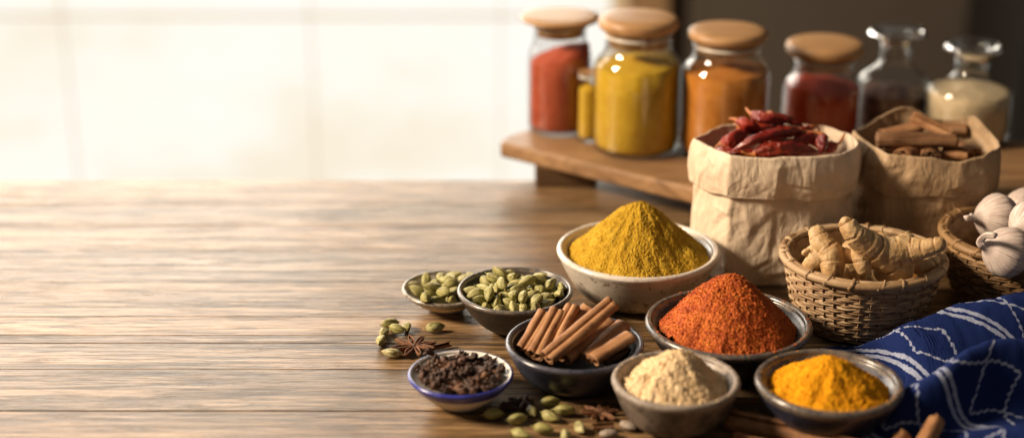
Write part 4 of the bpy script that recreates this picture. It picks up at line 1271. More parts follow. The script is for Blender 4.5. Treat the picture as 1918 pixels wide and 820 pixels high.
    (4, -0.0061, -0.0051, 0.0256, 0.191, -0.946, -0.243, -0.104),
    (5, 0.0146, -0.0047, 0.0269, 0.951, 0.251, -0.18, -0.033),
    (0, -0.0151, 0.0134, 0.0284, 0.997, 0.057, 0.049, -0.027),
    (1, 0.0015, -0.0201, 0.0251, 0.277, 0.235, -0.345, 0.866),
    (2, 0.0164, 0.0304, 0.0242, 0.971, -0.152, -0.112, -0.148),
    (3, -0.0356, -0.0021, 0.0247, 0.702, -0.113, 0.004, -0.703),
    (4, 0.0287, -0.01, 0.0255, 0.455, -0.048, -0.486, -0.744),
    (5, -0.0252, 0.0304, 0.0268, 0.142, 0.293, -0.001, 0.945),
    (0, -0.01, -0.007, 0.0273, 0.723, 0.34, 0.144, 0.585),
    (1, 0.0105, 0.0063, 0.0271, 0.167, -0.275, -0.883, 0.341),
    (2, -0.0179, 0.0051, 0.0256, 0.789, 0.592, -0.158, 0.047),
    (3, 0.0051, -0.0199, 0.0257, 0.782, -0.453, 0.344, -0.255),
    (4, -0.0035, 0.0283, 0.0259, 0.837, -0.029, 0.107, -0.536),
    (5, -0.0144, -0.0154, 0.0253, 0.435, 0.598, 0.142, 0.658),
    (0, 0.0335, -0.0024, 0.0235, 0.717, 0.26, -0.371, -0.53),
    (1, -0.0313, 0.0066, 0.0253, 0.227, 0.105, 0.346, 0.904),
    (2, -0.004, -0.0326, 0.0251, 0.922, 0.234, -0.064, -0.302),
    (3, 0.0063, 0.0144, 0.0258, 0.085, 0.983, 0.118, -0.113),
    (4, -0.0172, -0.0029, 0.0276, 0.186, 0.968, 0.126, 0.108),
    (5, 0.0258, -0.0011, 0.0266, 0.806, -0.569, 0.097, -0.131),
    (0, 0.0052, 0.0302, 0.0259, 0.073, -0.632, 0.722, -0.273),
    (1, -0.0107, -0.0156, 0.0252, 0.395, 0.8, 0.443, 0.09),
    (2, 0.0251, 0.0155, 0.0261, 0.071, -0.861, 0.497, -0.085),
    (3, -0.0317, 0.0168, 0.0249, 0.327, -0.6, 0.668, -0.296),
    (4, 0.0061, -0.0299, 0.0248, 0.913, 0.186, 0.021, -0.363),
]

# ------------------------------------------------------------------ materials
M_TABLE = m_table()
M_BOARD = m_wood("board_wood", (0.12, 0.062, 0.028), (0.27, 0.150, 0.070), (0.38, 0.23, 0.115), 0.42, 5, 45)
M_LEGW = m_wood("dark_leg_wood", (0.05, 0.025, 0.012), (0.10, 0.055, 0.026), (0.15, 0.085, 0.04), 0.5, 6, 60)
M_LID = m_wood("pale_lid_wood", (0.27, 0.140, 0.060), (0.40, 0.225, 0.100), (0.49, 0.295, 0.145), 0.40, 9, 45)
M_CREAM = m_glaze("cream_speckled_glaze", (0.50, 0.42, 0.33), (0.62, 0.55, 0.46), (0.17, 0.10, 0.055), 0.30, 0.75, 0.35, 16)
M_CREAMRIM = m_glaze("cream_rim_glaze", (0.60, 0.54, 0.47), (0.68, 0.62, 0.55), (0.30, 0.20, 0.12), 0.12, 0.4, 1.6, 30)
M_DARK = m_glaze("dark_stoneware_glaze", (0.012, 0.012, 0.014), (0.038, 0.027, 0.019), (0.11, 0.065, 0.035), 0.26, 0.4, 0.5, 26)
M_DARKRIM = m_glaze("worn_dark_rim", (0.060, 0.058, 0.064), (0.15, 0.12, 0.095), (0.30, 0.22, 0.15), 0.12, 0.5, 1.6, 60)
M_NAVY = m_glaze("blue_black_glaze", (0.010, 0.012, 0.022), (0.024, 0.026, 0.046), (0.09, 0.060, 0.045), 0.17, 0.30, 0.6, 20)
M_NAVYRIM = m_glaze("blue_black_rim", (0.035, 0.038, 0.060), (0.070, 0.068, 0.090), (0.14, 0.11, 0.10), 0.12, 0.3, 1.6, 40)
M_NAVYIN = plain('matt_dark_inside', (0.006, 0.0062, 0.008), 0.6, spec=0.12)
M_GREY = m_glaze("grey_brown_stoneware", (0.060, 0.047, 0.038), (0.19, 0.150, 0.120), (0.04, 0.028, 0.022), 0.42, 0.6, 0.15, 28)
M_GREYRIM = m_glaze("grey_brown_rim", (0.19, 0.155, 0.13), (0.31, 0.26, 0.22), (0.09, 0.06, 0.05), 0.36, 0.6, 0.25, 45)
M_OLIVE = m_glaze("olive_grey_glaze", (0.20, 0.165, 0.12), (0.30, 0.26, 0.20), (0.10, 0.07, 0.04), 0.3, 0.5, 0.4, 30)
M_OLIVERIM = m_glaze("brown_silver_rim", (0.13, 0.105, 0.08), (0.30, 0.26, 0.21), (0.08, 0.05, 0.03), 0.12, 0.4, 1.6, 55)
M_SAND = m_glaze("sand_underside", (0.50, 0.41, 0.30), (0.60, 0.51, 0.39), (0.30, 0.2, 0.12), 0.38, 0.4, 0.2, 25)
M_WHITE = m_glaze("white_enamel", (0.66, 0.62, 0.56), (0.72, 0.69, 0.64), (0.4, 0.33, 0.25), 0.18, 0.15, 0.6, 14)
M_BLUERIM = m_glaze("blue_enamel_rim", (0.024, 0.030, 0.24), (0.040, 0.050, 0.34), (0.02, 0.02, 0.08), 0.12, 0.3, 1.6, 40)
M_CURRY = m_powder("curry_powder", (0.32, 0.165, 0.010), (0.50, 0.295, 0.020), (0.60, 0.40, 0.048), 700)
M_PAPRIKA = m_powder("paprika_flakes", (0.28, 0.030, 0.004), (0.53, 0.105, 0.008), (0.68, 0.210, 0.020), 600, 0.7, 0.25)
M_GINGERP = m_powder("ginger_powder", (0.66, 0.46, 0.25), (0.80, 0.60, 0.36), (0.85, 0.68, 0.45), 620)
M_TURM = m_powder("turmeric_powder", (0.58, 0.215, 0.004), (0.78, 0.335, 0.006), (0.84, 0.41, 0.012), 760)
M_POD = m_pod(); M_CINN = m_cinnamon(); M_CINND = m_cinnamon("old_cinnamon_bark", 0.55); M_CLOVE = m_clove()
M_PAPER = m_paper("kraft_paper", (0.70, 0.56, 0.415)); M_PAPER2 = m_paper("darker_kraft_paper", (0.42, 0.285, 0.165))
M_CHILLI = m_chilli()
M_STEM = plain("chilli_stalk", (0.42, 0.13, 0.025), 0.5)
M_WICK = m_wicker("wicker_splint", (0.17, 0.092, 0.042), (0.36, 0.225, 0.118), (0.50, 0.36, 0.215))
M_WICKRIM = m_wicker("wicker_rim_cane", (0.26, 0.15, 0.07), (0.40, 0.26, 0.14), (0.52, 0.37, 0.22))
M_WICK2 = m_wicker("honey_wicker_splint", (0.13, 0.066, 0.025), (0.27, 0.150, 0.062), (0.38, 0.235, 0.11))
M_GINGER = m_ginger(); M_GARLIC = m_garlic(); M_ROOT = plain("garlic_root", (0.35, 0.26, 0.17), 0.8)
M_CLOTH = m_cloth(); M_GLASS = m_glass()
M_THICK = NT("thick_clear_glass").bsdf(base=(0.93, 0.95, 0.96), rough=0.04, trans=1.0, ior=1.48)
M_STAR = m_glaze("anise_husk", (0.085, 0.036, 0.017), (0.23, 0.100, 0.044), (0.30, 0.15, 0.075), 0.5, 0.5, 0.0, 120)
M_SEED = plain("anise_seed", (0.10, 0.035, 0.012), 0.15, coat=0.5)

# ------------------------------------------------------------------ setting: floor, wall, window, glowing panes, table
WY = 2.6
def structure(name, vf, m):
    return tag(mk(name, vf, m, smooth=False), kind='structure')
structure('floor', box(0, 0.35, -0.98, 9, 5.6, 0.1), m_wood("floor_wood", (0.10, 0.06, 0.035), (0.17, 0.11, 0.065), (0.24, 0.16, 0.10), 0.4, 2, 14))
tw = NT("dark_plaster"); n_ = tw.noise(tw.coord(), 2.2, 5, 0.6)
M_WALL = tw.bsdf(base=tw.mix(n_, (0.085, 0.068, 0.054), (0.12, 0.098, 0.078)), rough=0.85, normal=tw.bump(n_, 0.2, 0.01))
WX = 0.34
structure('wall', join([box((WX + 4.2) / 2, WY + 0.08, 0.8, 4.2 - WX, 0.16, 3.5), box(-2.05, WY + 0.08, 1.71, 4.78, 0.16, 1.68), box(-4.0, WY + 0.08, 0.45, 0.8, 0.16, 2.8)]), M_WALL)
M_FRAME = plain("cream_window_paint", (0.86, 0.74, 0.56), 0.5)
win = thing('window', 'bright window of frosted panes with thin pale glazing bars behind the table', 'window', (-1.63, WY + 0.05, -0.93))
fw, fh, fm = 3.9, 1.80, 1.20
mk('frame', join([box(0, 0, 0.015, fw, 0.07, 0.03), box(0, 0, fh - 0.03, fw, 0.07, 0.06), box(-fw / 2 + 0.03, 0, fh / 2, 0.06, 0.07, fh - 0.12), box(fw / 2 - 0.03, 0, fh / 2, 0.06, 0.07, fh - 0.12)]), M_FRAME, win, smooth=False)
mk('transom', box(0, -0.004, fm, fw - 0.12, 0.05, 0.07), M_FRAME, win, smooth=False)
for x in (-1.32, -0.62, 0.08, 0.45, 1.10, 1.60):
    mk('glazing_bar', box(x, 0, fh / 2, 0.003, 0.005, fh - 0.09), M_FRAME, win, smooth=False)
mk('glazing_bar', box(0, 0.004, 0.592, fw - 0.12, 0.008, 0.007), M_FRAME, win, smooth=False)
fr_ = NT("frosted_pane_with_daylight_behind")
fn = fr_.noise(fr_.coord('Object', (1.6, 1, 2.4)), 1.0, 3)
em = fr_.add('Emission', {'Color': fr_.ramp(fn, [(0.35, (1.0, 0.965, 0.89)), (0.5, (0.99, 0.945, 0.84)), (0.64, (0.93, 0.84, 0.68))]), 'Strength': 1.04})
fr_.t.links.new(em.outputs[0], fr_.out.inputs[0])
mk('frosted_pane', box(0, 0.03, fm / 2 - 0.01, fw - 0.12, 0.004, fm - 0.06), fr_.m, win, smooth=False)
mk('unseen_wash_pane', box(0, 0.03, (fm + fh) / 2, fw - 0.12, 0.004, fh - fm - 0.08), m_emit('table_wash_glow', (1.0, 0.93, 0.80), 8.4), win, smooth=False)  # glow added in an unseen upper pane to wash the far table white
M_JAMB = m_wood("honey_door_wood", (0.26, 0.15, 0.07), (0.36, 0.22, 0.11), (0.44, 0.29, 0.16), 0.5, 30, 3)
mk('wooden_jamb', box(fw / 2 + 0.028, -0.075, fh / 2, 0.10, 0.075, fh), M_JAMB, win, smooth=False)
cab = thing('cupboard', 'tall black cupboard standing in the dark corner against the wall', 'cupboard', (1.92, WY - 0.28, -0.93))
M_BLACK = plain("black_cupboard_paint", (0.010, 0.009, 0.008), 0.55)
mk('carcass', box(0, 0, 1.1, 1.5, 0.5, 2.2), M_BLACK, cab, smooth=False)
for s in (-0.5, 0.0, 0.5):
    d = mk('door', box(s, -0.262, 1.1, 0.47, 0.022, 2.1), M_BLACK, cab, smooth=False); bevel(d, 0.006)
    mk('handle', tube([(s + 0.18, -0.30, 1.0), (s + 0.18, -0.30, 1.2)], 0.008, 10), M_LEGW, d)

def build_table():
    rng = random.Random(5)
    root = thing('table', 'weathered brown plank table that everything stands on', 'table', (0, -0.13, 0))
    vb = [900, 850, 768, 727, 690, 641, 627, 592, 528, 470, 421, 382, 337]
    ys = [at(300, v).y for v in vb]
    y = ys[0]
    front = []
    while y > -0.72: y -= rng.uniform(0.022, 0.05); front.append(y)
    ys = sorted(front) + ys
    V, F, A = [], [], []
    for i in range(len(ys) - 1):
        y0, y1 = ys[i] + 0.00010, ys[i + 1] - 0.00010
        g = 0.0009 * rng.choice((0.15, 0.3, 0.5, 1.0))
        y0 += g / 2; y1 -= g / 2
        x0, x1 = -1.45, 1.15
        dz = -rng.uniform(0, 0.0007)
        nx = 40; b = 0.0005
        prof = [(y0, -0.030), (y0, -b + dz), (y0 + b * 0.35, -b * 0.3 + dz), (y0 + b * 1.3, dz), (y1 - b * 1.3, dz), (y1 - b * 0.35, -b * 0.3 + dz), (y1, -b + dz), (y1, -0.030)]
        base = len(V)
        for k in range(nx + 1):
            x = x0 + (x1 - x0) * k / nx
            for (yy, zz) in prof:
                wv = 0.0004 * math.sin(x * 23 + i * 3) * (1 if abs(zz) < 0.02 else 0)
                V.append((x, yy + 0.13, zz + 0 * wv)); A.append(rng.random() * 0 + (i * 0.618) % 1.0)
        m = len(prof)
        for k in range(nx):
            for j in range(m):
                F.append((base + k * m + j, base + (k + 1) * m + j, base + (k + 1) * m + (j + 1) % m, base + k * m + (j + 1) % m))
    top = mk('table_top', (np.array(V), F), M_TABLE, root, smooth=False)
    a = top.data.attributes.new('plank', 'FLOAT', 'POINT'); a.data.foreach_set('value', np.asarray(A, np.float32))
    mk('apron', join([box(-0.15, -0.50, -0.075, 2.3, 0.03, 0.09), box(-0.15, 0.49, -0.075, 2.3, 0.03, 0.09)]), M_LEGW, root, smooth=False)
    for x in (-1.35, 1.05):
        for y in (-0.50, 0.49):
            mk('leg', box(x, y, -0.48, 0.08, 0.08, 0.895), M_LEGW, root, smooth=False)
build_table()

# ------------------------------------------------------------------ raised serving board at the back
def poly_slab(pts, z0, z1):
    n = len(pts)
    V = [(x, y, z0) for x, y in pts] + [(x, y, z1) for x, y in pts]
    return np.array(V), [tuple(range(n - 1, -1, -1)), tuple(range(n, 2 * n))] + [(i, (i + 1) % n, n + (i + 1) % n, n + i) for i in range(n)]
ZB = 0.045
bp = [at(936, 266, ZB), at(1060, 296, ZB), at(1300, 353, ZB), at(1520, 392, ZB), at(1720, 398, ZB), at(2100, 392, ZB), at(2140, 278, ZB), at(1500, 240, ZB), at(1010, 236, ZB), at(950, 254, ZB)]
bo = bp[0]
brd = thing('serving_board', 'raised wooden serving board that the spice jars stand on', 'serving board', (bo.x, bo.y, 0))
o = mk('board', poly_slab([(p.x - bo.x, p.y - bo.y) for p in bp], ZB - 0.020, ZB), M_BOARD, brd, smooth=False); bevel(o, 0.004, 3)
pl_ = at(1060, 350); pr_ = at(1760, 330)
for p, w in ((pl_, 0.076), (pr_, 0.09)):
    o = mk('leg', box(p.x - bo.x, p.y - bo.y + 0.02, 0.0126, w, 0.04, 0.0248), M_LEGW, brd, smooth=False); bevel(o, 0.002)

# ------------------------------------------------------------------ jars and bottles
def make_jar(label, u, vb, w, v_sh, v_nk, v_lid0, v_lid1, w_nk, w_lid, fill_v, fill_m, fill_label, kind='wood', slope=0.0, back=0.0, group=None, fill_group=None, pieces=False):
    p = at(u, vb, ZB)
    R = px2m(w / 2, p) * 1.02
    yc = p.y + R * 0.95 + back
    xc = p.x * (depth((p.x, yc, ZB)) / depth(p)); 
    Z = lambda v: aty(u, v, yc).z - ZB - 0.0005
    rn = R * w_nk / w; rl = R * w_lid / w
    ev = 0.13 * w_lid if kind == 'wood' else 0.10 * w_lid      # half height of the lid's ellipse in the photograph
    zs, zn, z0, z1 = Z(v_sh), Z(v_nk), Z(v_lid0 - ev), Z(v_lid1 + ev)
    zn = min(zn, z0 - 0.004)
    loc = (xc, yc, ZB + 0.0005)
    root = thing('spice_jar' if kind == 'wood' else 'glass_bottle', label, 'jar' if kind == 'wood' else 'bottle', loc, group=group)
    t = 0.0022
    out = [(0.0, 0.0), (R * 0.86, 0.0), (R * 0.96, 0.002), (R, 0.008), (R, zs - 0.01), (R * 0.985, zs), (R * 0.93, zs + (zn - zs) * 0.35), (rn * 1.12, zn - (zn - zs) * 0.18), (rn, zn)]
    sh = smoothcurve([(R, zs - 0.012), (R * 0.992, zs - 0.002), (R * 0.93, zs + (zn - zs) * 0.36), (rn + (R - rn) * 0.28, zs + (zn - zs) * 0.72), (rn * 1.02, zn), (rn, zn + 0.006)], 24)
    out = [(0.0005, 0.0)] + [(R * 0.9, 0.0), (R * 0.97, 0.0015), (R, 0.007)] + [tuple(q) for q in sh]
    out.append((rn, z0 + 0.002 if kind == 'wood' else z0 - 0.008))
    inn = [(max(r - t, 0.0004), z + (t * 1.6 if k < 2 else 0.0008)) for k, (r, z) in enumerate(out)]
    mk('glass_body', join([lathe(out, 72), lathe(inn[::-1], 72)]), M_GLASS, root)
    if kind == 'wood':
        hl = z1 - z0
        lid = mk('lid', lathe(smoothcurve([(0.0005, z0), (rl * 0.78, z0 + 0.0005), (rl * 0.95, z0 + hl * 0.16), (rl, z0 + hl * 0.48), (rl * 0.965, z0 + hl * 0.80), (rl * 0.80, z1 - hl * 0.02), (rl * 0.4, z1 + hl * 0.03), (0.0005, z1 + hl * 0.035)], 40), 72), M_LID, root)
        mk('plug', lathe([(0.0005, zn + 0.006), (rn - t - 0.0012, zn + 0.006), (rn - t - 0.0005, z0 + 0.001)], 48), M_LID, lid)
        mk('seal', tube([((rn - 0.0005) * math.cos(a), (rn - 0.0005) * math.sin(a), z0 - 0.006) for a in np.linspace(0, 6.2832, 49)], 0.0018, 8, caps=False), plain("clear_seal", (0.62, 0.58, 0.52), 0.3), lid)
    else:
        zt = z0
        fl = smoothcurve([(rn - t, zt - 0.012), (rn - t, zt - 0.004), (rl * 0.80, z1 - 0.003), (rl * 0.92, z1), (rl, z1 - 0.004), (rl * 0.97, zt + 0.003), (rn * 1.12, zt - 0.003), (rn, zt - 0.010), (rn, zt - 0.012)], 40)
        mk('flared_lip', lathe(fl, 72), M_THICK, root)
        mk('stopper', lathe(smoothcurve([(0.0005, zt - 0.02), (rn * 0.7, zt - 0.02), (rn * 0.78, z1 - 0.002), (rl * 0.80, z1 + 0.001), (rl * 0.80, z1 + 0.003), (rl * 0.4, z1 + 0.005), (0.0005, z1 + 0.005)], 30), 60), M_GLASS, root)
    # what is inside
    zf = min(Z(fill_v - 18), zs + (zn - zs) * 0.55)
    rf_ = R - t - 0.0006
    n = 64; a = np.linspace(0, 2 * math.pi, n, endpoint=False)
    top = []
    for k in np.linspace(1.0, 0.02, 12):
        x, y = rf_ * k * np.cos(a), rf_ * k * np.sin(a)
        z = zf - 0.009 + slope * x + 0.008 * (1 - k) + 0.0022 * fbm(np.stack([x * 60, y * 60, 0 * x], -1), 3, int(u))
        rr = np.minimum(1, np.where(z > zs - 0.004, 1 - (z - zs + 0.004) * 9, 1))
        top.append(np.stack([x * rr, y * rr, z], -1))
    zt_ = top[0][:, 2] - 0.0004
    wall = [np.stack([r * np.cos(a), r * np.sin(a), 0.0042 + (zt_ - 0.0042) * f], -1) for r, f in ((0.0005, 0), (rf_ * 0.93, 0), (rf_, 0.06), (rf_, 0.35), (rf_, 0.7), (rf_, 1.0))]
    V = np.concatenate(wall + top)
    F = grid_faces(len(wall) + 12, n)
    fo = mk('spice_filling', (V, F), fill_m, None, loc)
    tag(fo, fill_label, 'spice', fill_group)
    return root, fo, (loc, R, zs, zf)
M_F1 = m_powder("brick_red_spice", (0.30, 0.045, 0.020), (0.42, 0.075, 0.032), (0.48, 0.11, 0.05), 500)
M_F2 = m_powder("yellow_spice", (0.50, 0.27, 0.012), (0.60, 0.36, 0.020), (0.66, 0.43, 0.035), 500)
M_F3 = m_powder("orange_brown_spice", (0.40, 0.125, 0.014), (0.52, 0.185, 0.024), (0.60, 0.25, 0.040), 500)
M_F4 = m_powder("deep_red_spice", (0.40, 0.024, 0.007), (0.52, 0.050, 0.012), (0.60, 0.09, 0.018), 500)
M_F5 = m_powder("cream_spice", (0.52, 0.38, 0.22), (0.64, 0.49, 0.31), (0.70, 0.56, 0.37), 500)
M_F6 = m_powder("dark_seed_spice", (0.10, 0.055, 0.042), (0.20, 0.115, 0.09), (0.30, 0.18, 0.145), 300)
make_jar('wood-lidded jar of brick red powder at the end of the board', 1047, 258, 118, 104, 74, 58, 8, 96, 144, 92, M_F1, 'brick red powder heaped up one side of its jar', slope=0.30, back=0.0)
make_jar('biggest wood-lidded jar, filled with yellow powder', 1190, 301, 164, 122, 92, 76, 10, 122, 148, 118, M_F2, 'yellow powder filling the biggest jar', slope=0.06)
make_jar('wood-lidded jar of orange brown powder beside the yellow jar', 1352, 309, 162, 132, 104, 94, 34, 122, 146, 124, M_F3, 'orange brown powder filling a jar', slope=0.03)
make_jar('wood-lidded jar of deep red powder behind the chillies', 1534, 278, 144, 162, 132, 122, 58, 106, 144, 150, M_F4, 'deep red powder filling the jar behind the chillies', slope=-0.03)
make_jar('small jar of yellow powder tucked between the brick red and the biggest jar', 1102, 269, 46, 160, 146, 140, 128, 36, 44, 168, M_F2, 'yellow powder in the small jar', kind='wood')
make_jar('narrow-necked clear bottle with dark seeds and a glass stopper', 1665, 268, 132, 160, 112, 78, 46, 56, 106, 176, M_F6, 'dark seeds in the narrow-necked bottle', kind='glass', back=0.02)
make_jar('wide clear bottle of cream powder with a glass stopper', 1806, 284, 158, 178, 136, 108, 72, 62, 106, 172, M_F5, 'cream powder in the wide clear bottle', kind='glass')

# ------------------------------------------------------------------ the bowls and their heaps of ground spice
def bowl_at(u, v, H, w):
    p = at(u, v, H)
    return (p.x, p.y, 0), px2m(w / 2, p)
def heap_in(name, label, loc, R, H, rf, t, drop, vpeak, m, seed, p=0.55, **kw):
    ze = H - drop
    re = r_inner(R, H, rf, t, ze, p)
    u = 959 + (loc[0]) / depth(loc) * FPX
    peak = aty(u, vpeak, loc[1]).z
    return make_heap(name, label, 'ground spice', (loc[0], loc[1], 0), re + 0.0012, peak, ze - 0.001, m, seed, **kw)

loc, R = bowl_at(1195, 463, 0.056, 304)
make_bowl('stoneware_bowl', 'cream speckled stoneware bowl, largest, holding the curry powder', 'bowl', loc, R, 0.056, 0.044, 0.0066, M_CREAM, M_CREAMRIM, M_CREAMRIM, p=0.50, seed=3, rim_h=0.003)
heap_in('powder_heap', 'tall heap of mustard yellow curry powder in the cream bowl', loc, R, 0.056, 0.044, 0.0066, 0.0075, 379, M_CURRY, 11, p=0.50, tip=0.50, power=1.08, lump=0.0035, grain=0.00055, off=(0.004, 0), flake=(2600, 0.0013, 0.6))
loc, R = bowl_at(1365, 600, 0.045, 310)
make_bowl('stoneware_bowl', 'wide dark stoneware bowl with a worn rim, holding the paprika', 'bowl', loc, R, 0.045, 0.040, 0.0062, M_DARK, M_DARKRIM, M_DARK, p=0.55, seed=4, rim_h=0.0035)
heap_in('powder_heap', 'heap of flaky orange red paprika in the wide dark bowl', loc, R, 0.045, 0.040, 0.0062, 0.0085, 519, M_PAPRIKA, 12, tip=0.80, power=1.02, lump=0.0030, grain=0.0007, flake=(9000, 0.0020, 0.22))
loc, R = bowl_at(1266, 707, 0.045, 241)
make_bowl('stoneware_bowl', 'small grey brown stoneware bowl holding pale ginger powder', 'bowl', loc, R, 0.045, 0.030, 0.0062, M_GREY, M_GREYRIM, M_GREYRIM, p=0.46, seed=5, rim_h=0.003)
heap_in('powder_heap', 'lumpy heap of pale beige ginger powder', loc, R, 0.045, 0.030, 0.0062, 0.0075, 657, M_GINGERP, 13, tip=0.45, power=1.0, lump=0.0042, grain=0.0008, lump_f=85, flake=(2200, 0.0016, 0.7))
loc, R = bowl_at(1553, 711, 0.044, 274)
make_bowl('stoneware_bowl', 'shiny slate coloured bowl beside the cloth holding turmeric', 'bowl', loc, R, 0.044, 0.034, 0.0068, M_NAVY, M_DARKRIM, M_NAVYRIM, p=0.50, seed=6, rim_h=0.004)
heap_in('powder_heap', 'heap of bright orange turmeric powder', loc, R, 0.044, 0.034, 0.0068, 0.0085, 668, M_TURM, 14, p=0.50, tip=0.42, power=1.04, lump=0.0027, grain=0.0007, lump_f=85, flake=(900, 0.0018, 0.7))

B_CARD = bowl_at(965, 540, 0.043, 218)
make_bowl('stoneware_bowl', 'deep dark glazed bowl heaped with green cardamom pods', 'bowl', B_CARD[0], B_CARD[1], 0.043, 0.023, 0.0042, M_DARK, M_DARKRIM, M_DARK, p=0.55, seed=7, rim_h=0.002, floor=0.011)
B_CARDB = bowl_at(836, 537, 0.023, 166)
make_bowl('ceramic_dish', 'shallow dish with a sand coloured underside and silvery rim behind the deep bowl', 'dish', B_CARDB[0], B_CARDB[1], 0.023, 0.018, 0.0038, M_SAND, M_OLIVERIM, M_OLIVE, p=0.62, seed=8, rim_h=0.0065, floor=0.007)
B_CINN = bowl_at(1076, 638, 0.042, 260)
make_bowl('stoneware_bowl', 'glossy blue black bowl filled with cinnamon sticks', 'bowl', B_CINN[0], B_CINN[1], 0.042, 0.034, 0.0046, M_NAVY, M_NAVYRIM, M_NAVYIN, p=0.50, seed=9, rim_h=0.003, floor=0.012)
B_CLOVE = bowl_at(863, 697, 0.029, 197)
make_bowl('enamel_dish', 'small white enamel dish with a blue rim, full of cloves', 'dish', B_CLOVE[0], B_CLOVE[1], 0.029, 0.022, 0.0036, M_WHITE, M_BLUERIM, M_WHITE, p=0.60, seed=10, rim_h=0.0085, floor=0.011, rim_in=0.02)

# ------------------------------------------------------------------ pods and cloves: one of each kind, then copies at their resting places
POD_ME = [mesh_data('cardamom_pod', *pod_mesh(100 + k), M_POD) for k in range(4)]
CLOVE_ME = [mesh_data('clove', (lambda q: q[0] * 1.30)(clove_mesh(200 + k)), clove_mesh(200 + k)[1], M_CLOVE) for k in range(6)]
def scatter(name, meshes, rows, origin, label, cat, group, k=1.0):
    protos = {}
    for (i, x, y, z, qw, qx, qy, qz) in rows:
        if i not in protos:
            c = obj(name, meshes[i]); c.rotation_mode = 'QUATERNION'; tag(c, label, cat, group); protos[i] = c
        else:
            c = protos[i].copy(); COL.objects.link(c)
        c.location = (origin[0] + x * k, origin[1] + y * k, z)
        c.rotation_quaternion = (qw, qx, qy, qz)
scatter('cardamom_pod', POD_ME, PODS_FRONT, B_CARD[0], 'pale green cardamom pod heaped in the deep dark bowl', 'cardamom pod', 'cardamom pods in the deep dark bowl')
scatter('cardamom_pod', POD_ME, PODS_BACK, B_CARDB[0], 'green cardamom pod lying in the shallow dish behind', 'cardamom pod', 'cardamom pods in the shallow dish')
scatter('clove', CLOVE_ME, [(r[0], r[1] * 0.95, r[2] * 0.95, r[3] + 0.0035) + r[4:] for r in CLOVES], B_CLOVE[0], 'dark brown dried clove heaped in the blue-rimmed dish', 'clove', 'cloves in the blue-rimmed dish')

# loose pods: photograph pixel, direction on the table, tone
LOOSE = [
    (731, 606, 20, 'loose green pod at the far side of the little ring round the anise', 1.0), (744, 616, -35, 'loose plump pod lying against another above the star anise', 1.0),
    (761, 610, 100, 'loose pale pod standing up behind the star anise', 0.9), (720, 622, 70, 'loose pale pod touching the outermost pod beside the star anise', 0.9),
    (713, 636, 80, 'outermost loose pod beside the star anise', 0.95), (733, 659, 168, 'loose pod with a pale tip in front of the star anise', 1.0),
    (815, 613, 15, 'single loose pod in front of the shallow dish', 1.05),
    (925, 775, 10, 'darkest loose pod, in front of the blue-rimmed dish', 1.0), (969, 783, 22, 'loose pod beside the darkest pod', 1.0),
    (995, 767, 105, 'upright short loose pod next to the spilled cloves', 0.9), (1031, 752, 12, 'loose pod lying farthest back below the cinnamon bowl', 1.0),
    (1058, 768, -8, 'long loose pod next to the small star anise', 1.05), (1031, 778, -42, 'plump loose pod in the middle of the scattered pods', 1.0),
    (1018, 802, -22, 'loose pod with a pointed tip low in the scatter', 1.0), (1086, 799, -70, 'loose pod lying by itself below the small star anise', 0.9),
    (1059, 812, 95, 'loose pod standing end on at the picture edge', 0.9), (976, 812, -35, 'loose pod cut off by the picture edge', 1.0)]
for i, (u, v, a, lab, s) in enumerate(LOOSE):
    c = obj('cardamom_pod', POD_ME[i % 4]); p = at(u, v, 0.0048)
    c.location = (p.x, p.y, 0.0050 * s); c.scale = (s * 0.97, s, s)
    c.rotation_euler = (random.Random(i).uniform(0, 6), 0, math.radians(a))
    tag(c, lab, 'cardamom pod', 'loose cardamom pods on the table')
for i, (u, v, a, lab) in enumerate([(955, 757, 30, 'spilled dark clove nearest the enamel dish'), (972, 752, -20, 'spilled clove with its bud towards the cinnamon bowl'), (962, 764, 160, 'spilled clove lying in front of two others'), (980, 760, 70, 'spilled clove beside the scattered pods')]):
    c = obj('clove', CLOVE_ME[i]); p = at(u, v, 0.003); c.location = (p.x, p.y, 0.0036); c.rotation_euler = (i, 0.15, math.radians(a)); c.scale = (1.15,) * 3
    tag(c, lab, 'clove', 'spilled cloves on the table')
p = at(776, 645, 0.006)
make_star('large star anise on the table beside the enamel dish', (p.x, p.y, 0.0), 0.0225, 3, (M_STAR, M_SEED), 0.3, (0.04, -0.05))
p = at(1124, 766, 0.006)
make_star('small star anise on the table beside the ginger powder bowl', (p.x, p.y, 0.0), 0.0150, 5, (M_STAR, M_SEED), 0.1, (0.05, 0.05))
p = at(822, 655)
tag(mk('bark_chip', quill_mesh(0.026, 0.0030, 71, 0.8, False), M_STAR, None, (p.x, p.y, 0.0032), frame_quat((1, 0.55, 0))), 'short dark bark chip between the large star anise and the enamel dish', 'bark chip')
p = at(1130, 806)
tag(mk('bark_chip', quill_mesh(0.019, 0.0036, 72, 0.9, False), M_CINND, None, (p.x, p.y, 0.004), frame_quat((1, 0.12, 0))), 'dark bark chip below the small star anise', 'bark chip')
def seed_shape(L, W_, s):
    v, f = lathe([(0.0002, -L / 2), (W_ * .3, -L * .42), (W_ * .5, -L * .1), (W_ * .46, L * .2), (W_ * .25, L * .42), (0.0002, L / 2)], 20)
    v = v + 0.0006 * np.stack([fbm(v * 240, 3, s + k) for k in range(3)], -1)
    return np.stack([v[:, 2], v[:, 0], v[:, 1] * 0.7], -1), f
M_PALE = m_glaze("pale_husk", (0.22, 0.17, 0.13), (0.36, 0.30, 0.25), (0.16, 0.12, 0.09), 0.5, 0.5, 0.0, 200)
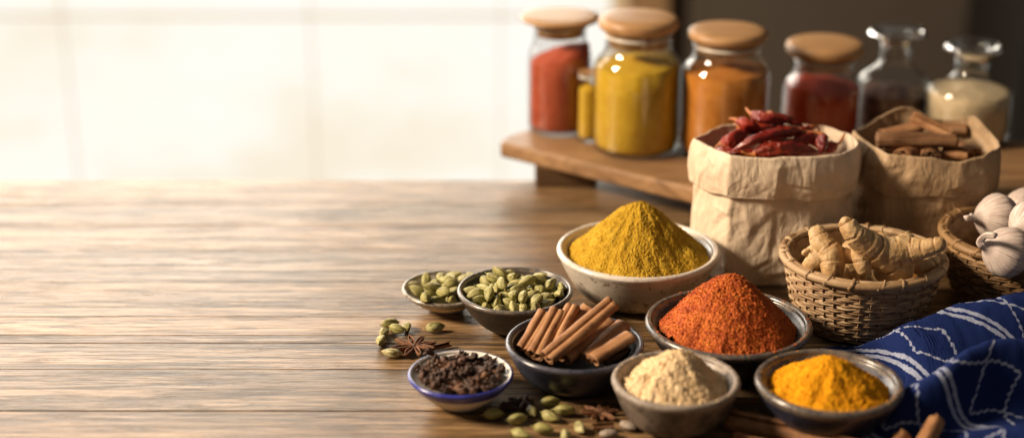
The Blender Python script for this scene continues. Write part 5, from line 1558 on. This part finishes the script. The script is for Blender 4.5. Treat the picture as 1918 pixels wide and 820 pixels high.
for (u, v, a, lab) in ((1176, 803, -40, 'wrinkled whitish seed husk in front of the ginger powder bowl'), (1140, 818, 10, 'pale seed husk half cut off by the picture edge')):
    p = at(u, v); tag(mk('seed_husk', seed_shape(0.017, 0.0105, int(u)), M_PALE, None, (p.x, p.y, 0.0036), frame_quat((math.cos(math.radians(a)), math.sin(math.radians(a)), 0))), lab, 'seed husk')

# ------------------------------------------------------------------ cinnamon sticks in the blue black bowl
def sb(a, b, r, seed, label, m=None, double=True, roll=0.0, group='cinnamon sticks in the blue black bowl', turns=1.25):
    return stick_between(at(*a), at(*b), r, seed, label, group, m or M_CINN, double, roll, turns=turns)
sb((980, 655, 0.033), (1022, 586, 0.052), 0.0048, 1, 'outermost cinnamon stick on the cardamom side of the bowl', roll=3.5)
sb((1001, 665, 0.032), (1045, 582, 0.053), 0.0049, 2, 'second cinnamon stick from the cardamom side', roll=3.4)
sb((1032, 650, 0.034), (1072, 573, 0.056), 0.0047, 3, 'cinnamon stick with a deep groove, its end tallest at the back', roll=3.0)
sb((1055, 628, 0.034), (1102, 577, 0.052), 0.0049, 4, 'cinnamon stick half hidden behind the long pair', roll=0.3)
sb((1024, 670, 0.036), (1148, 566, 0.070), 0.0052, 5, 'longest cinnamon stick, lying on top and sticking up over the rim', roll=3.5)
sb((1057, 673, 0.031), (1141, 604, 0.046), 0.0053, 6, 'thick cinnamon stick just under the longest one', roll=0.0)
sb((1096, 671, 0.031), (1168, 609, 0.046), 0.0051, 7, 'cinnamon stick second from the ginger powder side', roll=0.15)
sb((1110, 675, 0.032), (1180, 630, 0.044), 0.0051, 8, 'cinnamon stick closest to the ginger powder side', roll=-0.1)
sb((1132, 677, 0.027), (1178, 656, 0.030), 0.0048, 9, 'short dark cinnamon stick low against the bowl wall', m=M_CINND, double=False, turns=1.5)
sb((1010, 640, 0.020), (1120, 640, 0.022), 0.0060, 10, 'cinnamon stick lying underneath all the others', m=M_CINND)
# sticks lying on the table at the front
G2 = 'cinnamon sticks lying at the front'
sb((1362, 786, 0.008), (1660, 856, 0.008), 0.0102, 21, 'thick cinnamon stick lying in front of the turmeric bowl', roll=0.3, group=G2, double=False, turns=1.5)
sb((1376, 828, 0.007), (1600, 872, 0.007), 0.0085, 22, 'lower cinnamon stick cut off by the picture edge', roll=0.1, group=G2, double=False, turns=1.5)
sb((1752, 789, 0.024), (1705, 880, 0.012), 0.0088, 23, 'cinnamon stick pointing up out of the front of the blue cloth', group=G2, double=False, turns=1.6)
sb((1687, 820, 0.018), (1660, 890, 0.010), 0.0085, 24, 'cinnamon stick end just peeping in beside the cloth', group=G2, double=False, turns=1.6)

# ------------------------------------------------------------------ paper bags
pb = at(1452, 262, 0.143); LB = (pb.x, pb.y, 0)
make_bag('pale kraft paper bag with a folded cuff, full of dried chillies', LB, 0.0, px2m(156, pb), 0.0575, 0.143, 0.047, 0.120, M_PAPER, 3)
pc = at(1733, 254, 0.137); LC = (pc.x, pc.y, 0)
make_bag('darker kraft paper bag with a crumpled rim, full of cinnamon sticks', LC, -0.10, px2m(133, pc), 0.066, 0.135, 0.044, 0.105, M_PAPER2, 8, corner_h=[(-0.2, 0.98, 0.015), (-0.95, 0.1, 0.004), (0.3, -1.0, -0.004), (0.8, 0.7, 0.010)], crump=1.25)
for lc, z, a, b, m, lab in ((LB, 0.121, 0.080, 0.050, M_CHILLI, 'layer of crushed chilli skins under the whole chillies'), (LC, 0.106, 0.070, 0.057, M_CINND, 'layer of broken bark under the cinnamon sticks in the bag')):
    L_ = bag_loop(120, BAGPOLY)
    rings = [np.concatenate([L_ * (a, b) * k, np.full((120, 1), 0.010 * (1 - k * k)) + 0.004 * fbm(np.concatenate([L_ * 9 * k, np.zeros((120, 1))], 1), 3, 5)[:, None]], 1) for k in np.linspace(1.0, 0.02, 24)]
    o = mk('crushed_spice', (np.concatenate(rings), grid_faces(24, 120)), m, None, (lc[0], lc[1], z - 0.006)); tag(o, lab, 'spice', kind='stuff')

CH = (M_CHILLI, M_STEM)
def ch(pts, r, seed, label, stem=True, sl=0.016):
    chilli([at(*p) for p in pts], r, seed, label, CH, stem=stem, stem_len=sl)
ch([(1410, 214, 0.163), (1432, 222, 0.164), (1466, 222, 0.163), (1508, 238, 0.154)], 0.0092, 1, 'topmost dried chilli with its stalk end raised')
ch([(1382, 226, 0.158), (1400, 234, 0.157), (1418, 240, 0.153), (1440, 250, 0.147)], 0.0085, 2, 'dried chilli with a hooked stalk end beside the topmost one')
ch([(1500, 247, 0.156), (1462, 248, 0.161), (1410, 263, 0.157), (1370, 284, 0.144)], 0.0092, 3, 'long curved dried chilli lying across the front of the heap')
ch([(1414, 288, 0.143), (1444, 279, 0.149), (1490, 277, 0.150), (1534, 284, 0.143)], 0.0108, 4, 'wrinkled dark dried chilli along the front edge of the bag', sl=0.012)
ch([(1360, 275, 0.140), (1372, 262, 0.147), (1392, 249, 0.151), (1410, 243, 0.148)], 0.0105, 5, 'broad glossy dried chilli at the lit side of the heap', sl=0.020)
ch([(1528, 252, 0.150), (1510, 262, 0.150), (1486, 266, 0.150), (1460, 272, 0.146)], 0.0092, 6, 'dried chilli under the curved one on the shaded side')
ch([(1540, 256, 0.152), (1541, 266, 0.150), (1540, 276, 0.147), (1538, 288, 0.140)], 0.0090, 7, 'short dark dried chilli with a pale cap pointing at the viewer', sl=0.010)
ch([(1343, 281, 0.138), (1362, 284, 0.140), (1385, 286, 0.141), (1408, 288, 0.140)], 0.0075, 8, 'thin dried chilli in the pointed corner of the bag', stem=False, sl=0.018)
ch([(1520, 240, 0.152), (1500, 247, 0.150), (1475, 245, 0.150), (1450, 240, 0.148)], 0.0085, 9, 'dried chilli partly hidden at the back of the heap', sl=0.020)
ch([(1446, 214, 0.158), (1452, 226, 0.156), (1462, 236, 0.152), (1480, 248, 0.146)], 0.0080, 10, 'dried chilli behind the topmost one with only its stalk showing', sl=0.014)
ch([(1565, 272, 0.140), (1550, 276, 0.140), (1530, 270, 0.142), (1505, 262, 0.142)], 0.0080, 11, 'dried chilli against the shaded corner of the bag', sl=0.016)
ch([(1395, 250, 0.140), (1420, 258, 0.143), (1450, 262, 0.143), (1480, 262, 0.140)], 0.0095, 12, 'dried chilli buried under the curved one')
ch([(1380, 236, 0.138), (1400, 240, 0.140), (1430, 238, 0.140), (1470, 236, 0.138)], 0.0090, 13, 'dried chilli at the back lit side of the heap')
ch([(1350, 270, 0.138), (1362, 266, 0.140), (1382, 262, 0.140), (1400, 266, 0.137)], 0.0075, 14, 'small dried chilli low against the lit paper wall', sl=0.010)

G3 = 'cinnamon sticks in the darker bag'
def bs(a, b, r, seed, label, m=None, double=True, roll=0.0): return sb(a, b, r, seed, label, m or M_CINND, double, roll, G3)
bs((1641, 263, 0.136), (1793, 265, 0.138), 0.0064, 41, 'long dark cinnamon stick lying level across the bag', roll=0.1)
bs((1708, 219, 0.147), (1782, 256, 0.132), 0.0062, 42, 'cinnamon stick slanting up at the back of the bag', m=M_CINN, double=False)
bs((1652, 254, 0.130), (1722, 239, 0.134), 0.0055, 43, 'cinnamon stick behind the level one', m=M_CINN)
bs((1648, 279, 0.127), (1730, 274, 0.128), 0.0055, 44, 'cinnamon stick under the level one, near the lit wall')
bs((1690, 294, 0.125), (1730, 270, 0.126), 0.0070, 45, 'rolled cinnamon stick seen end on at the front', m=M_CINN)
bs((1742, 296, 0.125), (1736, 262, 0.126), 0.0062, 46, 'thin cinnamon stick pointing at the viewer in the middle')
bs((1765, 284, 0.126), (1812, 292, 0.124), 0.0068, 47, 'cinnamon stick at the shaded front corner of the bag', m=M_CINN, double=False)
bs((1770, 262, 0.124), (1826, 290, 0.122), 0.0058, 48, 'cinnamon stick sloping down to the shaded wall')
bs((1745, 240, 0.124), (1812, 244, 0.126), 0.0058, 49, 'cinnamon stick lying far back in the shade')

# ------------------------------------------------------------------ baskets with ginger and garlic
pk = at(1617, 472, 0.077); LK = (pk.x, pk.y, 0); RK = px2m(152, pk)
make_basket('pale wicker basket holding the ginger roots', LK, RK, 0.077, 0.050, M_WICK, M_WICKRIM, 4)
pg = at(1914, 432, 0.080); LG = (pg.x, pg.y, 0)
make_basket('honey brown wicker basket holding the garlic', LG, px2m(148, pg), 0.080, 0.050, M_WICK2, M_WICK2, 9)
def gp(u, v, z, rpx): 
    p = at(u, v, z); return (p, px2m(rpx, p))
make_ginger('large branching ginger root with one arm raised and one over the rim', [
    [gp(1587, 420, 0.126, 17), gp(1600, 438, 0.118, 21), gp(1628, 460, 0.105, 29), gp(1660, 480, 0.092, 34), gp(1680, 500, 0.080, 33)],
    [gp(1628, 460, 0.102, 24), gp(1612, 472, 0.098, 18), gp(1614, 488, 0.091, 17), gp(1618, 502, 0.084, 15)],
    [gp(1668, 474, 0.096, 34), gp(1700, 469, 0.100, 28), gp(1733, 464, 0.106, 19), gp(1758, 458, 0.111, 15)],
    [gp(1682, 470, 0.092, 28), gp(1697, 456, 0.094, 20), gp(1704, 449, 0.094, 12)],
    [gp(1670, 500, 0.080, 32), gp(1650, 512, 0.070, 30)]], M_GINGER, 2, group='ginger roots in the basket')
make_ginger('knobbly ginger root leaning on the lit rim of the basket', [
    [gp(1530, 438, 0.106, 16), gp(1538, 454, 0.100, 22), gp(1556, 476, 0.091, 25), gp(1560, 505, 0.078, 22)],
    [gp(1548, 468, 0.093, 22), gp(1524, 490, 0.082, 18), gp(1516, 500, 0.072, 15)],
    [gp(1556, 474, 0.090, 22), gp(1580, 478, 0.090, 16), gp(1592, 482, 0.089, 12)],
    [gp(1534, 462, 0.096, 10), gp(1518, 467, 0.093, 7), gp(1507, 473, 0.091, 6)]], M_GINGER, 6, group='ginger roots in the basket')
make_ginger('small ginger piece low at the shaded side of the basket', [
    [gp(1722, 502, 0.072, 14), gp(1738, 498, 0.074, 13), gp(1752, 490, 0.076, 10)]], M_GINGER, 8, group='ginger roots in the basket')
make_ginger('ginger piece lying at the bottom under the other roots', [
    [gp(1560, 520, 0.045, 30), gp(1620, 500, 0.048, 36), gp(1690, 510, 0.045, 30)], [gp(1600, 470, 0.060, 24), gp(1650, 460, 0.062, 26)]], M_GINGER, 10, group='ginger roots in the basket')

GM = (M_GARLIC, M_ROOT)
def gb(label, u, v, z, rpx, axis, seed, stalk, **kw):
    p = at(u, v, z); make_garlic(label, p, px2m(rpx, p), axis, seed, GM, stalk, group='garlic bulbs in the basket', **kw)
gb('garlic bulb at the back with its forked stalk towards the ginger', 1866, 408, 0.092, 46, (-0.95, -0.30, 0.12), 1, [(0.05, 0.0, 1.35), (0.25, 0.1, 1.6)])
gb('garlic bulb lowest in front with a bent curling stalk', 1884, 472, 0.088, 49, (-0.85, -0.25, 0.32), 2, [(0.0, 0.2, 1.3), (0.35, 0.5, 1.45), (0.9, 0.7, 1.5)])
gb('garlic bulb cut off by the picture edge, lying on top', 1930, 420, 0.108, 44, (-0.80, -0.55, -0.10), 3, [(-0.1, 0.0, 1.35), (-0.3, -0.1, 1.7)])
gb('garlic bulb at the very back of the basket', 1922, 386, 0.090, 40, (0.3, 0.4, 0.8), 4, [(0.0, 0.0, 1.35)])
gb('garlic bulb underneath the others', 1900, 440, 0.055, 46, (0.2, 0.3, 0.9), 5, None)

# ------------------------------------------------------------------ indigo cloth bunched up at the corner
def build_cloth():
    NX, NY = 420, 300
    x0, x1 = 0.285, 0.76
    def crest(pts):
        q = np.array([tuple(at(*p)) for p in pts]); return smoothcurve(q, 90)
    A = crest([(1560, 664, 0.006), (1625, 634, 0.022), (1690, 596, 0.046), (1770, 566, 0.058), (1850, 552, 0.064), (1930, 535, 0.068), (2080, 520, 0.060)])
    B = crest([(1540, 812, 0.010), (1620, 782, 0.022), (1690, 736, 0.038), (1745, 694, 0.052), (1790, 652, 0.064), (1835, 630, 0.068), (1920, 626, 0.066), (2040, 640, 0.050)])
    C = crest([(1600, 842, 0.010), (1700, 822, 0.016), (1800, 806, 0.022), (1930, 792, 0.026), (2080, 800, 0.024)])
    D = crest([(1800, 730, 0.014), (1870, 742, 0.018), (1960, 730, 0.016), (2050, 720, 0.015)])
    xs = np.linspace(0, 1, NX); ts = np.linspace(0, 1, NY)
    S, T = np.meshgrid(xs, ts, indexing='ij')
    X = x0 + (x1 - x0) * S
    # back edge follows the foot of ridge A, front edge beyond the frame
    yb = np.interp(X, A[:, 0], A[:, 1]) + 0.020 + 0.004 * np.sin(X * 60)
    yb = np.where(X < A[0, 0], A[0, 1] + 0.020 - (A[0, 0] - X) * 0.8, yb)
    yf = -0.42 + 0 * X
    Y = yb + (yf - yb) * T
    def ridge(cr, wb, wf, k=1.0, flat=0.0):
        d = np.full(X.shape, 9.0); h = np.zeros(X.shape); side = np.zeros(X.shape)
        for i in range(len(cr)):
            dx, dy = X - cr[i, 0], Y - cr[i, 1]
            dd = np.hypot(dx, dy)
            j = min(i + 1, len(cr) - 1); tx, ty = cr[j, 0] - cr[max(i - 1, 0), 0], cr[j, 1] - cr[max(i - 1, 0), 1]
            sd = tx * dy - ty * dx
            w = dd < d
            d = np.where(w, dd, d); h = np.where(w, cr[i, 2], h); side = np.where(w, sd, side)
        wd = np.where(side > 0, wb, wf)
        return k * h * np.exp(-(d / wd) ** 2)
    a = ridge(A, 0.022, 0.042); b = ridge(B, 0.030, 0.022); c = ridge(C, 0.026, 0.03); d = ridge(D, 0.02, 0.02)
    Z = np.maximum(np.maximum(a, b), np.maximum(c, d))
    sm = lambda p, q, k: k * np.log(np.exp(p / k) + np.exp(q / k))
    Z = sm(sm(a, b, 0.006), sm(c, d, 0.006), 0.006) - 0.006 * math.log(4)
    P = np.stack([X, Y, 0 * X], -1)
    Z = Z + 0.0032 * fbm(P * (26, 34, 1), 3, 4) + 0.0012 * fbm(P * 90, 2, 8)
    edge = np.clip(S / 0.10, 0, 1) * np.clip(T / 0.05, 0, 1)
    Z = np.maximum(Z, 0) * (0.25 + 0.75 * edge) + 0.0022
    # left edge of the cloth wanders
    X = X + 0.030 * (1 - S) ** 3 * np.sin(T * 7 + 0.6) + 0.014 * np.sin(Y * 40) * (1 - S) ** 4
    X = X + (1 - S) ** 2 * np.where(T < 0.30, -0.02 + 0.13 * T, 0.02)
    Z = np.maximum(Z, 0.0022)
    V = np.stack([X, Y, Z], -1)
    dV = np.linalg.norm(np.diff(V, axis=1), axis=2); vv = np.concatenate([np.zeros((NX, 1)), np.cumsum(dV, 1)], 1)
    dU = np.linalg.norm(np.diff(V, axis=0), axis=2); uu = np.concatenate([np.zeros((1, NY)), np.cumsum(dU, 0)], 0)
    # stripes run roughly from the back to the front, slanting a little
    U = uu * 0.93 - vv * 0.42; Wv = vv * 0.93 + uu * 0.30
    F = []
    for i in range(NX - 1):
        for j in range(NY - 1):
            F.append((i * NY + j, i * NY + j + 1, (i + 1) * NY + j + 1, (i + 1) * NY + j))
    me = mesh_data('cloth', V.reshape(-1, 3), F, M_CLOTH)
    uvl = me.uv_layers.new(name='cloth')
    idx = np.empty(len(me.loops), np.int32); me.loops.foreach_get('vertex_index', idx)
    uvs = np.stack([U.reshape(-1)[idx], Wv.reshape(-1)[idx]], -1)
    uvl.data.foreach_set('uv', uvs.astype(np.float32).ravel())
    o = obj('cloth', me)
    so = o.modifiers.new('thickness', 'SOLIDIFY'); so.thickness = 0.0016; so.offset = 1
    tag(o, 'indigo blue cloth with white stripes and jagged leaf lines, bunched into folds', 'cloth')
build_cloth()

# ------------------------------------------------------------------ a little spice dust on the rims and the boards beside the bowls
def dust(label, u, v, H, w, t, m, n, seed, size=0.0011):
    loc, R = bowl_at(u, v, H, w)
    rng = np.random.default_rng(seed)
    parts = []
    for i in range(n):
        a = rng.choice([rng.normal(-1.4, 0.9), rng.uniform(0, 6.28)])
        on_rim = rng.random() < 0.55
        r = R - t * rng.uniform(0.3, 0.75) if on_rim else R * rng.uniform(0.80, 1.0) + abs(rng.normal(0, 0.013))
        z = H + 0.0002 if on_rim else 0.0003
        s_ = size * rng.uniform(0.35, 1.2)
        vv, ff = box(0, 0, 0, s_, s_ * rng.uniform(0.5, 1), s_ * 0.6)
        c, sn = math.cos(i * 1.7), math.sin(i * 1.7)
        vv = vv * (1 + 0.3 * rng.normal(size=(8, 1)))
        parts.append((np.stack([vv[:, 0] * c - vv[:, 1] * sn + loc[0] + r * math.cos(a), vv[:, 0] * sn + vv[:, 1] * c + loc[1] + r * math.sin(a), vv[:, 2] + z], -1), ff))
    tag(mk('spilled_spice_dust', join(parts), m, smooth=False), label, 'spice', kind='stuff')
dust('orange red specks spilled on and round the paprika bowl', 1365, 600, 0.045, 310, 0.0062, M_PAPRIKA, 150, 1, 0.0016)
dust('yellow specks spilled on and round the cream bowl', 1195, 463, 0.056, 304, 0.0066, M_CURRY, 110, 2)
dust('pale specks spilled on and round the grey brown bowl', 1266, 707, 0.045, 241, 0.0062, M_GINGERP, 110, 3, 0.0014)
dust('orange specks spilled on and round the turmeric bowl', 1553, 711, 0.044, 274, 0.0068, M_TURM, 110, 4, 0.0012)
